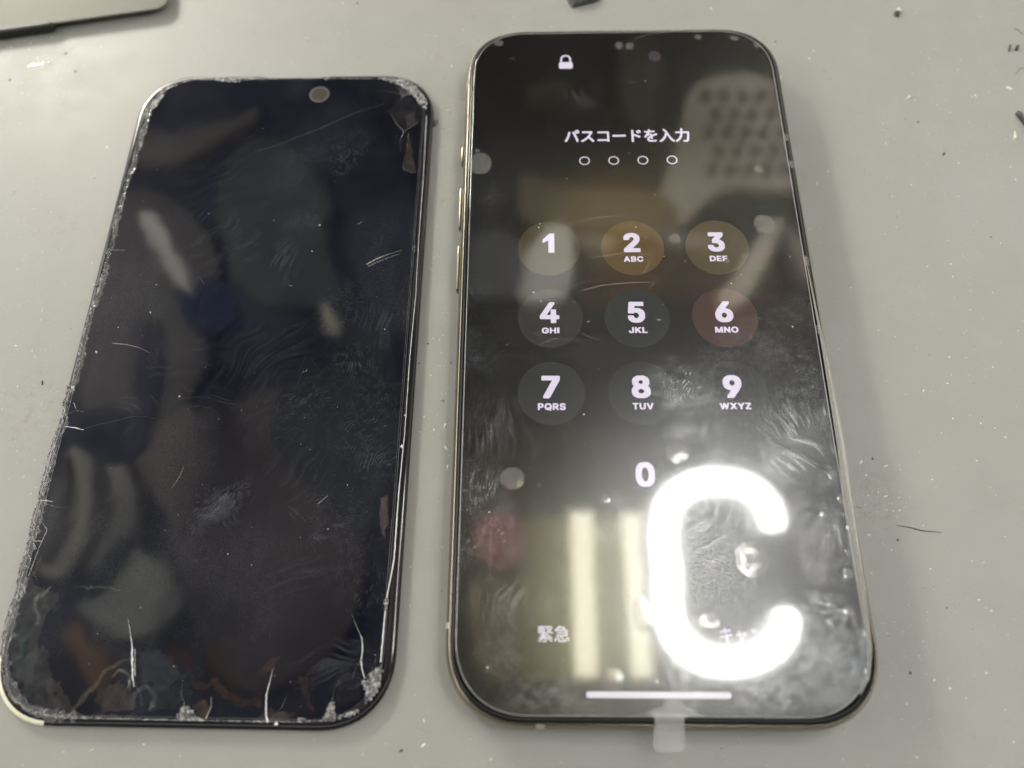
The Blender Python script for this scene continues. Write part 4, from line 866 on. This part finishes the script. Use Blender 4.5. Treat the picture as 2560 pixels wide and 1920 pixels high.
# things drawn on the screen
T1 = SZ + .010; T2 = SZ + .020
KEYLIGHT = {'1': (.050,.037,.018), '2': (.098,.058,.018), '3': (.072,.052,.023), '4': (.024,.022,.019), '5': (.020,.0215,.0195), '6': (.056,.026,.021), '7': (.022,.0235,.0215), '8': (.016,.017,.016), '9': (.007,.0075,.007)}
LET = {'2': ('ABC', 3.85), '3': ('DEF', 3.5), '4': ('GHI', 3.35), '5': ('JKL', 3.55), '6': ('MNO', 4.4), '7': ('PQRS', 5.1), '8': ('TUV', 3.85), '9': ('WXYZ', 5.7)}
DW = {'1': 2.35, '2': 3.3, '3': 3.35, '4': 3.75, '5': 3.3, '6': 3.4, '7': 3.4, '8': 3.5, '9': 3.4}
KX, KY = (-17.15, -.50, 16.25), (14.12, -1.50, -16.9)
for k, ch in enumerate('123456789'):
    cx, cy = KX[k % 3], KY[k // 3]
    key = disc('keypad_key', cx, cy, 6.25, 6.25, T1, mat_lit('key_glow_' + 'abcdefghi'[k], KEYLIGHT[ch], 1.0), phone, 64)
    key['label'] = 'round key with the numeral ' + ch
    text('numeral', ch, (cx - DW[ch]/2 - .1, cy - 1.05, cx + DW[ch]/2 - .1, cy + 3.45), T2, M['glyph'], key)
    if ch in LET:
        s, w = LET[ch]
        text('key_letters', s, (cx - w/2 + .05, cy - 3.25, cx + w/2 + .05, cy - 1.98), T2, M['glyph'], key)
text('numeral', '0', (-2.55, -34.5, .85, -30.05), T2, M['glyph'], screen)['label'] = 'numeral zero without a visible key'
text('passcode_prompt', 'パスコードを入力', (-13.5, 40.15, 13.1, 43.75), T1, M['glyph'], screen)
for x in (-9.41, -3.28, 2.84, 8.96):
    disc('passcode_dot', x, 35.5, 1.12, 1.09, T1, M['glyph'], screen, 36, hole=.80)
text('emergency_text', '緊急', (-19.9, -60.2, -14.75, -57.6), T1, mat_lit('soft_white_text', (.80, .74, .86), .80), screen)
text('cancel_text', 'キャンセル', (9.6, -60.2, 21.4, -57.75), T1, mat_lit('soft_white_text_b', (.80, .74, .86), .80), screen)
bar = rrect(22.85, .95, .47, 6, 2.0)
mesh('home_bar', [(p[0] - .93, p[1] - 68.0, T1) for p in bar], [tuple(range(len(bar)))], mat_lit('bar_glow', (.86, .82, .88), .80), screen, smooth=False)
lock = mesh('lock_icon', [(p[0] - 12.78, p[1] + 61.75, T1) for p in rrect(3.1, 1.9, .5, 6, 2.2)], [tuple(range(len(rrect(3.1, 1.9, .5, 6, 2.2))))], M['glyph'], screen, smooth=False)
arc = [(-12.78 - 1.0, 62.6), (-12.78 - 1.0, 63.6)] + [(-12.78 + math.cos(math.radians(180 - t)) * 1.0, 63.6 + math.sin(math.radians(180 - t)) * 1.0) for t in range(15, 166, 15)] + [(-12.78 + 1.0, 63.6), (-12.78 + 1.0, 62.6)]
mesh('shackle', *ribbon(arc, [.42, .42], T1 + .002, 0, 0, 0, .15, 1), M['glyph'], lock, smooth=False)

# ------------------------------------------------------------------ the protective film on it
FZ = 8.36
film = tag(empty('protective_film', (25.299, 63.316, 0), -0.06252), 'clear protective film with trapped air bubbles and fingerprints, stuck over the lit screen', 'screen film')
def fl(u, v, z=FZ): return local(film, on(u, v, z))
FW, FH, FX, FY = 66.3, 142.4, -.15, .05
def film_grease(x, y):
    g = Grease(film, x, y, FZ)
    g.base(.07, 6)
    for a in ((1690,960,75,75,68,.85,1),(1730,985,60,45,20,.7,2),(1660,950,40,40,-60,.75,9),(1880,860,90,80,-35,.45,3),(1960,890,60,90,60,.5,4),(1800,900,70,60,30,.4,5),(1980,1060,90,110,-62,.30,6),(2000,1130,60,90,-58,.35,7),(1930,1150,80,60,10,.55,8),
              (1180,1230,90,110,86,.8,9),(1230,1330,110,80,66,.55,10),(1180,1360,90,60,30,.55,11),(1170,880,60,90,55,.50,12),(1200,1000,70,70,10,.28,13),(2050,1290,60,100,84,.6,1),
              (2080,1540,90,60,-32,.85,2),(2050,1650,120,60,12,.60,3),(2100,1700,80,60,18,.75,4),(1960,1730,120,50,6,.55,5),(1350,1740,130,50,14,.55,6),(1250,1640,70,70,84,.45,7),(1440,1760,100,40,-10,.45,8),
              (1860,260,80,60,14,.32,9),(1930,330,60,70,30,.32,10),(1860,640,60,60,-40,.35,11),(1990,780,60,70,70,.45,12),(2030,960,50,80,-70,.6,6),(1850,390,60,50,50,.28,2),(2080,1420,50,90,80,.55,9),(1500,880,70,50,20,.22,5),(2060,1190,45,50,-50,.5,3)):
        g.print_(*a)
    for a in ((1985,1060,60,110,-62,.75,3),(2005,1120,50,80,-58,.8,4),(1960,1170,70,50,-30,.6,7),(2075,1330,50,110,-84,.7,2),(1210,1100,70,130,88,.55,3),(1180,1200,60,90,85,.6,4),(1240,1040,60,70,90,.35,9),(2030,1060,40,90,62,.55,5),(2068,1130,22,80,70,.95,6),(2060,1030,30,60,78,.85,8),(1500,1300,60,120,86,.35,7),(1700,1690,140,60,75,.35,8),(1250,1500,80,140,82,.40,1),
              (1400,880,160,60,-4,.18,2),(1560,600,160,80,8,.16,3),(1180,730,30,50,-60,.5,4),(1800,1230,200,120,60,.30,5),(1760,1010,120,70,70,.45,6),(1240,490,60,40,30,.3,7),(1455,240,40,40,-60,.35,8),(1750,1020,80,40,10,.4,2)):
        g.streak(*a)
    g.cloud(1690,1000,50,32,30,.8,3, 1.2); g.cloud(1700,1080,50,30,5,.5,5); g.cloud(2090,1650,60,110,70,.5,6,.7); g.cloud(1190,1250,80,80,0,.35,7); g.cloud(2090,1745,90,40,10,.45,4)
    return {'smear': g.s}
sheet('film_sheet', (FW, FH, 11.9), .16, FZ, M['film'], film, FX, FY, film_grease)
fo = [(p[0] + FX, p[1] + FY) for p in rrect(FW, FH, 11.9)]
mesh('film_edge', *loft(fo, [(-.03, SZ + .005), (-.06, SZ + .10), (0, FZ + .004), (.13, FZ + .006)]), M['edge'], film)
rim_glare = [fl(u, v, 8.1) for u, v in ((2012,640),(2060,880),(2100,1108),(2128,1325),(2154,1488),(2173,1620),(2170,1690),(2150,1735))]
mesh('rim_glare_strip', *ribbon(rim_glare, [.15, .4, .8, 1.2, 1.5, 1.6, 1.2, .3], FZ - .10, 2, 0, 0, .5, 2), M['rim_glare'], film)  # lamp glare along the rim, drawn as a pale strip
# pull tab
tabp = [fl(u, v) for u, v in ((1628,1784),(1637,1797),(1637,1866),(1643,1877),(1654,1879),(1700,1878),(1711,1874),(1715,1862),(1711,1797),(1722,1784))]
n = len(tabp)
tab = mesh('pull_tab', [(p[0], p[1], FZ + .03 - (.9 if p[1] < -73 else 0)) for p in tabp] + [(p[0], p[1], FZ - .05 - (.9 if p[1] < -73 else 0)) for p in tabp],
     [tuple(range(n)), tuple(reversed(range(n, 2*n)))] + [(i, i+n, (i+1) % n + n, (i+1) % n) for i in range(n)], M['tab'], film, smooth=False)
adh = [fl(u, v) for u, v in z2(1120, 1440, [(1870,1110),(1900,1062),(1950,1050),(2000,1062),(2035,1110),(2120,1160),(2200,1195),(2195,1212),(1760,1212),(1700,1190),(1780,1150),(1850,1135)])]
mesh('adhesive_patch', [(p[0], p[1], FZ + .012) for p in adh], [tuple(range(len(adh)))], M['tab'], film, smooth=False)
mesh('tab_edge', *ribbon([fl(u, v) for u, v in ((1637,1800),(1637,1866),(1643,1877),(1654,1880),(1700,1879),(1711,1875),(1715,1862),(1712,1800))], [.10,.12,.22,.22,.12,.1], FZ - .85, 1, 0, 0, .3, 1), M['edge'], tab)
BUB = [(1200.7,408.6,28.6,27),(1910.6,560.4,26,23.5),(1687,597,14.5,13),(1693,1130.7,28.6,27),(1281,1196,30,28),(1515.5,1248,10,9.5),(1772,1556,28,22),(1642,1706,6,6),(1896.7,424,11,9.5),
       (1548,114,10.5,10),(1574,115,10.5,9),(2081.6,1188.6,11,11),(2058,1287,7,8),(2120,1382,8,9),(2121,1434,14,13),(2122,1527,14,13),(2101,1246,9,11),(1966,343,8,9),(1979,411,8,9),(2016,653,8,12),(2045,824,6,11),
       (1892,112,9,7),(1836,95,11,6),(1247,108,12,7),(1819,653,6,6),(1193,377,6,5),(1340,640,3,3),(2124,1325,8,16),(1745,92,9,6)]
for k, (u, v, ru, rv) in enumerate(BUB):
    c = fl(u, v); a = math.dist(c, fl(u + ru, v)); b = math.dist(c, fl(u, v + rv))
    mesh('air_bubble', *dome(c[0], c[1], a, b, FZ + .006, .020 * (a + b)), M['bubble'], film)
for k, (u, v, ru, rv, nn) in enumerate(((1878,1397,42,45,7), (1532,1700,28,31,6), (1610,1536,29,45,7))):
    c = fl(u, v); a = math.dist(c, fl(u + ru, v)); b = math.dist(c, fl(u, v + rv))
    mesh('air_bubble', *dome(c[0], c[1], a, b, FZ + .006, .03 * (a + b), nn * 2, 3, .09, k), M['bubble'], film, smooth=False)['label'] = 'large air bubble with crumpled facets'
lift = [fl(u, v) for u, v in z2(1680, 1440, [(1600,470),(1640,430),(1665,440),(1690,560),(1690,760),(1670,900),(1630,985),(1560,920),(1530,840),(1550,770),(1605,690),(1615,610),(1580,550)])]
V2, F2 = patch(lift, FZ + .01, 3, .12, .7)
mesh('lifted_edge', V2, F2, M['lifted'], film)
for k, (pts, w) in enumerate((
        ([(1420,567),(1445,555),(1480,546),(1530,540),(1570,541)], [.03,.06,.09,.08,.03]), ([(1450,728),(1480,719),(1520,711),(1570,707),(1625,705)], [.05,.09,.12,.11,.08]), ([(1457,727),(1500,714),(1545,708)], [.06,.07,.04]),
        ([(1470,646),(1510,640),(1560,632)], [.05,.07,.05]), ([(1595,636),(1630,636)], [.08,.06]), ([(1605,688),(1622,660),(1635,625)], [.05,.06,.03]), ([(1624,696),(1640,700),(1622,724)], [.08,.08,.05]), ([(1412,727),(1450,708),(1490,698)], [.05,.07,.04]),
        ([(1350,863),(1375,850),(1392,845)], [.05,.09,.06]), ([(1450,830),(1475,843),(1500,851)], [.05,.05,.03]), ([(1275,146),(1280,145),(1286,149)], [.1,.12,.08]), ([(1568,206),(1578,205),(1592,208)], [.12,.08,.1]),
        ([(1850,636),(1866,638)], [.12,.1]), ([(1855,645),(1870,644)], [.12,.1]), ([(1640,800),(1652,799),(1654,803)], [.15,.3,.15]), ([(2062,1600),(2080,1625),(2100,1605)], [0.03,.03,.03]), ([(2055,1680),(2072,1640),(2104,1605)], [.06,.10,.05]),
        ([(1585,97),(1600,92),(1625,86),(1650,83)], [.06,.08,.08,.06]), ([(1225,1450),(1228,1350),(1227,1300)], [.04,.05,.03]), ([(1365,1300),(1372,1230),(1370,1210)], [.03,.05,.03]), ([(1400,676),(1440,650)], [.05,.03]))):
    if k == 15: continue
    mesh('scratch', *ribbon([fl(u, v) for u, v in pts], w, FZ + .02, 200 + k, 0, 0, .3, 1), M['scratch'], film, smooth=False)

# ------------------------------------------------------------------ the aluminium case corner at the top of the bench
cz = 2.3
A, B = on(0, 77, cz), on(395, 22, cz)
e = (B - A).normalized(); nrm = Vector((-e.y, e.x, 0))
corner = on(421, 14, cz)
wdt, dep = 190.0, 120.0
root = tag(empty('device_case', (A.x, A.y, 0), math.atan2(e.y, e.x)), 'olive-grey metal device corner with a black strip along its edge', 'device')
def dc(u, v, z=cz): return local(root, on(u, v, z))
x1 = dc(421, 12)[0]; y0 = 0.0
o3 = [(p[0] + x1 - wdt/2, p[1] + y0 + dep/2) for p in rrect(wdt, dep, 3.6, 10, 2.1)]
mesh('body', *loft(o3, [(3.4, .05), (3.0, .3), (.25, 1.75), (0, 2.02), (.04, 2.16), (.2, 2.27), (.5, cz)], cap_top=True, cap_bottom=True), M['case'], root)
sx = dc(121, 55, 4)[0]
strip = rrect(60, 1.9, .9, 8, 2.0)
Vv, Ff = loft(strip, [(0, 0), (0, .8), (.25, 1.05), (.6, 1.15)], cap_top=True)
mesh('edge_strip', [(sx - 30 + a, y0 + .55 - zz * 1.3, 1.5 + b_) for a, b_, zz in Vv], Ff, M['strip'], root)

# ------------------------------------------------------------------ scraps, hairs and dust
def scrap(name, px, h, mat, label, cat, seed=0, z=0.02, taper=.75, group=None):
    P = [on(u, v, z) for u, v in px]
    c = sum(P, Vector()) / len(P)
    rnd = random.Random(seed)
    n = len(P)
    lo = [(p.x - c.x, p.y - c.y, .02) for p in P]
    hi = [((p.x - c.x) * taper + rnd.uniform(-.05, .05), (p.y - c.y) * taper + rnd.uniform(-.05, .05), h * rnd.uniform(.7, 1.2)) for p in P]
    o = mesh(name, lo + hi, [tuple(range(n, 2*n)), tuple(reversed(range(n)))] + [(i, (i+1) % n, (i+1) % n + n, i+n) for i in range(n)], mat, None, smooth=False, loc=(c.x, c.y, 0))
    return tag(o, label, cat, group)
scrap('plastic_scrap', [(1414,-12),(1421,8),(1430,21),(1446,18),(1466,13),(1486,8),(1508,-3),(1500,-16)], 1.3, M['chip'], 'dark grey plastic scrap lying above the top of the lit phone', 'scrap', 2)
scrap('plastic_splinter', [(2537,284),(2546,276),(2566,300),(2600,345),(2592,356),(2562,318)], .8, M['chip'], 'long dark splinter at the edge of the mat, thickest of the dark bits', 'splinter', 3)
scrap('plastic_crumb', [(2234,34),(2240,28),(2250,33),(2246,43),(2238,42)], .7, M['grit'], 'black crumb topped with a cream flake, beyond the phone corner', 'crumb', 4)
scrap('cream_flake', [(2240,24),(2246,22),(2252,32),(2246,33)], .5, M['cream'], 'tiny cream flake touching the black crumb', 'flake', 5)
scrap('plastic_crumb', [(2535,126),(2542,113),(2548,116),(2543,128)], .5, M['grit'], 'small dark oval crumb beside a thin dark sliver', 'crumb', 6)
scrap('plastic_sliver', [(2520,129),(2524,111),(2528,111),(2524,130)], .4, M['grit'], 'thin upright dark sliver beside the oval crumb', 'sliver', 7)
scrap('cream_flake', [(2512,219),(2517,216),(2530,226),(2527,229)], .4, M['cream'], 'bright cream flake above the long dark splinter', 'flake', 8)
scrap('cream_flake', [(2533,350),(2536,327),(2540,348)], .4, M['cream'], 'pointed pale shard below the long dark splinter', 'flake', 9)
scrap('cream_flake', [(2265,247),(2272,240),(2277,241),(2268,249)], .3, M['cream'], 'pale flake on open mat between phone and splinter', 'flake', 10)
scrap('glass_flake', [(1078,305),(1086,297),(1096,303),(1093,313),(1082,318)], .5, M['crushed'], 'sparkling glass flake between the two phone tops', 'flake', 11)
def hair(name, px, w, label, z=.08):
    P = [on(u, v, 0) for u, v in px]
    c = P[0]
    V3, F3 = ribbon([(p.x - c.x, p.y - c.y) for p in P], w, z, 1, 0, 0, .4, 1)
    n3 = len(V3)
    V4 = V3 + [(x, y, zz - .06) for x, y, zz in V3]
    F4 = F3 + [tuple(k + n3 for k in reversed(f)) for f in F3] + [(2*i, 2*i + n3, 2*i + 2 + n3, 2*i + 2) for i in range(n3//2 - 1)] + [(2*i+1, 2*i+3, 2*i+3+n3, 2*i+1+n3) for i in range(n3//2 - 1)]
    return tag(mesh(name, V4, F4, M['hair'], None, smooth=False, loc=(c.x, c.y, 0)), label, 'hair')
hair('hair', [(2240,1313),(2272,1318),(2304,1327),(2330,1329),(2353,1331)], [.05,.16,.20,.14,.08], 'long dark hair lying on open mat beside the lit phone')
hair('fibre', [(2538,186),(2545,178),(2552,169),(2560,173)], [.08,.12,.12,.1], 'bent dark fibre near the long splinter')
hair('fibre', [(2536,72),(2541,73),(2550,79),(2556,86)], [.15,.08,.08,.15], 'short curled dark fibre above the oval crumb')
hair('fibre', [(1102,1003),(1107,1000),(1112,1004),(1106,1008)], [.12,.16,.1,.06], 'tiny curled fibre in the gap between the phones')
hair('fibre', [(2138,1267),(2154,1270)], [.08,.05], 'short reddish fibre close to the lit phone side')

def flakes(name, pts, mat, kind='stuff', seed=1):
    rnd = random.Random(seed)
    Vv, Ff = [], []
    for x, y, z, s, el in pts:
        a = rnd.uniform(0, math.pi); ca, sa = math.cos(a), math.sin(a)
        b = len(Vv)
        for k in range(5):
            t = 2*math.pi*k/5 + rnd.uniform(-.4, .4); r = s * rnd.uniform(.5, 1)
            dx, dy = r * math.cos(t) * el, r * math.sin(t)
            Vv.append((x + dx*ca - dy*sa, y + dx*sa + dy*ca, z))
        Vv.append((x + rnd.uniform(-.3, .3)*s, y + rnd.uniform(-.3, .3)*s, z + s * rnd.uniform(.4, .9)))
        Ff += [(b+k, b+(k+1) % 5, b+5) for k in range(5)]
    o = mesh(name, Vv, Ff, mat, None, smooth=False); o['kind'] = kind
    return o
rnd = random.Random(11)
def covered(u, v):
    x, y = pl(u, v, 0); X, Y = ph(u, v, 0)
    return (abs(x) < PW/2 + .3 and abs(y) < PH/2 + .3) or (abs(X) < W/2 + .3 and abs(Y) < H/2 + .3)
pts, dark = [], []
clusters = [(60,120,90,60),(100,200,120,80),(60,620,90,200),(90,1000,80,200),(1080,250,40,200),(1100,900,30,300),(2250,300,220,200),(2400,250,150,150),(2200,1250,60,90),(2400,700,140,400),(2300,1600,200,200),(850,100,200,60),(1250,100,150,60)]
while len(pts) < 2600:
    if rnd.random() < .55:
        u, v = rnd.uniform(-40, 2600), rnd.uniform(-20, 1940)
    else:
        c = rnd.choice(clusters); u, v = rnd.gauss(c[0], c[2]*.6), rnd.gauss(c[1], c[3]*.6)
    if covered(u, v): continue
    p = on(u, v)
    s = min(.28, .036 * rnd.paretovariate(2.1))
    pts.append((p.x, p.y, .01, s, rnd.choice((1, 1, 1.2, 1.6, 2.6))))
    if rnd.random() < .08: 
        dark.append((p.x + rnd.uniform(-4, 4), p.y + rnd.uniform(-4, 4), .01, min(.32, .05 * rnd.paretovariate(1.9)), rnd.choice((1, 1.5, 2.5))))
for k in range(150):      # crumbs on the two glasses
    if k % 2:
        u, v = rnd.uniform(150, 1000), rnd.uniform(250, 1780); q = on(u, v, PZ + .03); z = PZ + .03
        if abs(pl(u, v)[0]) > GW/2 - 1 or abs(pl(u, v)[1]) > GH/2 - 1: continue
    else:
        u, v = rnd.uniform(1180, 2120), rnd.uniform(130, 1720); q = on(u, v, FZ + .03); z = FZ + .03
        if abs(fl(u, v)[0]) > FW/2 - 1.5 or abs(fl(u, v)[1]) > FH/2 - 1.5: continue
    pts.append((q.x, q.y, z, min(.16, .04 * rnd.paretovariate(2.2)), 1))
for u, v, z, s in ((1350,559,FZ,.14),(1347,569,FZ,.17),(1367,566,FZ,.07),(1334,731,FZ,.20),(1352,753,FZ,.16),(1471,804,FZ,.12),(1268,862,FZ,.08),(1460,1036,FZ,.16),(241,880,PZ,.34),(799,563,PZ,.28),(780,628,PZ,.2),(376,781,PZ,.16),(449,991,PZ,.2),(1013,1038,PZ,.30),(1006,1116,PZ,.42),(236,712,PZ,.4),(962,823,PZ,.12),(522,534,PZ,.1),(117,1147,PZ,.25),(820,1323,PZ,.14),(570,1905-520,PZ,.2),(690,1810,PZ,.4),(1660,641,FZ,.1),(1828,708,FZ,.12),(1975,642,FZ,.1),(1981,817,FZ,.12)):
    q = on(u, v, z); pts.append((q.x, q.y, z + .03, s, 1.2))
flakes('dust', pts, M['dust'], seed=3)
flakes('grit', dark, M['grit'], seed=4)
# shallow nicks and scratches in the mat
Vv, Ff = [], []
def nick(px, w, k):
    P = [on(u, v) for u, v in px]
    a, b = ribbon([(p.x, p.y) for p in P], w, .018, k, 0, 0, .25, 1)
    Ff.extend(tuple(i + len(Vv) for i in f) for f in b); Vv.extend(a)
k = 0
for u, v, r in [(770,103,5),(783,101,5),(797,107,5),(818,101,7),(852,108,6),(924,103,7),(1154,115,6),(1098,143,8),(1112,197,4),(1118,269,8),(1103,276,7),(1130,240,5),(1156,247,4),(1108,320,8),(1105,368,8),(1107,436,7),(1112,500,5),(1622,60,8),(1656,60,8),(1682,79,8),(1569,36,6),(1340,53,6),(2060,178,6),(2075,198,7),(2310,1470,5),(1118,1055,5)]:
    nick([(u - r, v - r*.6), (u - r*.6, v), (u, v + r*.35), (u + r*.6, v), (u + r, v - r*.5)], [.02,.10,.24,.10,.02], k); k += 1  # glints of small dents, painted as pale crescents
for k in range(190):
    u, v = rnd.uniform(0, 2560), rnd.uniform(0, 1920)
    if covered(u, v): continue
    a = rnd.choice((rnd.gauss(.2, .5), rnd.uniform(0, 3.14))); L = rnd.expovariate(1/16) + 4
    du, dv = math.cos(a) * L, -math.sin(a) * L * .8
    nick([(u, v), (u + du*.5 + rnd.uniform(-2, 2), v + dv*.5 + rnd.uniform(-2, 2)), (u + du, v + dv)], [.01, rnd.uniform(.02, .08), .01], k)
nick([(905,68),(925,80),(942,92)], [.03,.3,.04], 5); nick([(2205,347),(2225,348),(2242,351)], [.03,.12,.05], 6); nick([(2160,335),(2190,326),(2220,320),(2238,312)], [.02,.06,.25,.04], 7); nick([(2345,371),(2370,369),(2396,371)], [.03,.1,.03], 8); nick([(2160,410),(2163,440)], [.05,.08], 9)
nick([(68,165),(95,160),(118,155)], [.1,.5,.3], 3); nick([(150,138),(180,122),(203,107)], [.05,.2,.1], 2); nick([(30,490),(37,478)], [.35,.5], 4)
o = mesh('mat_scratches', Vv, Ff, M['scratch'], None, smooth=False); o['kind'] = 'stuff'
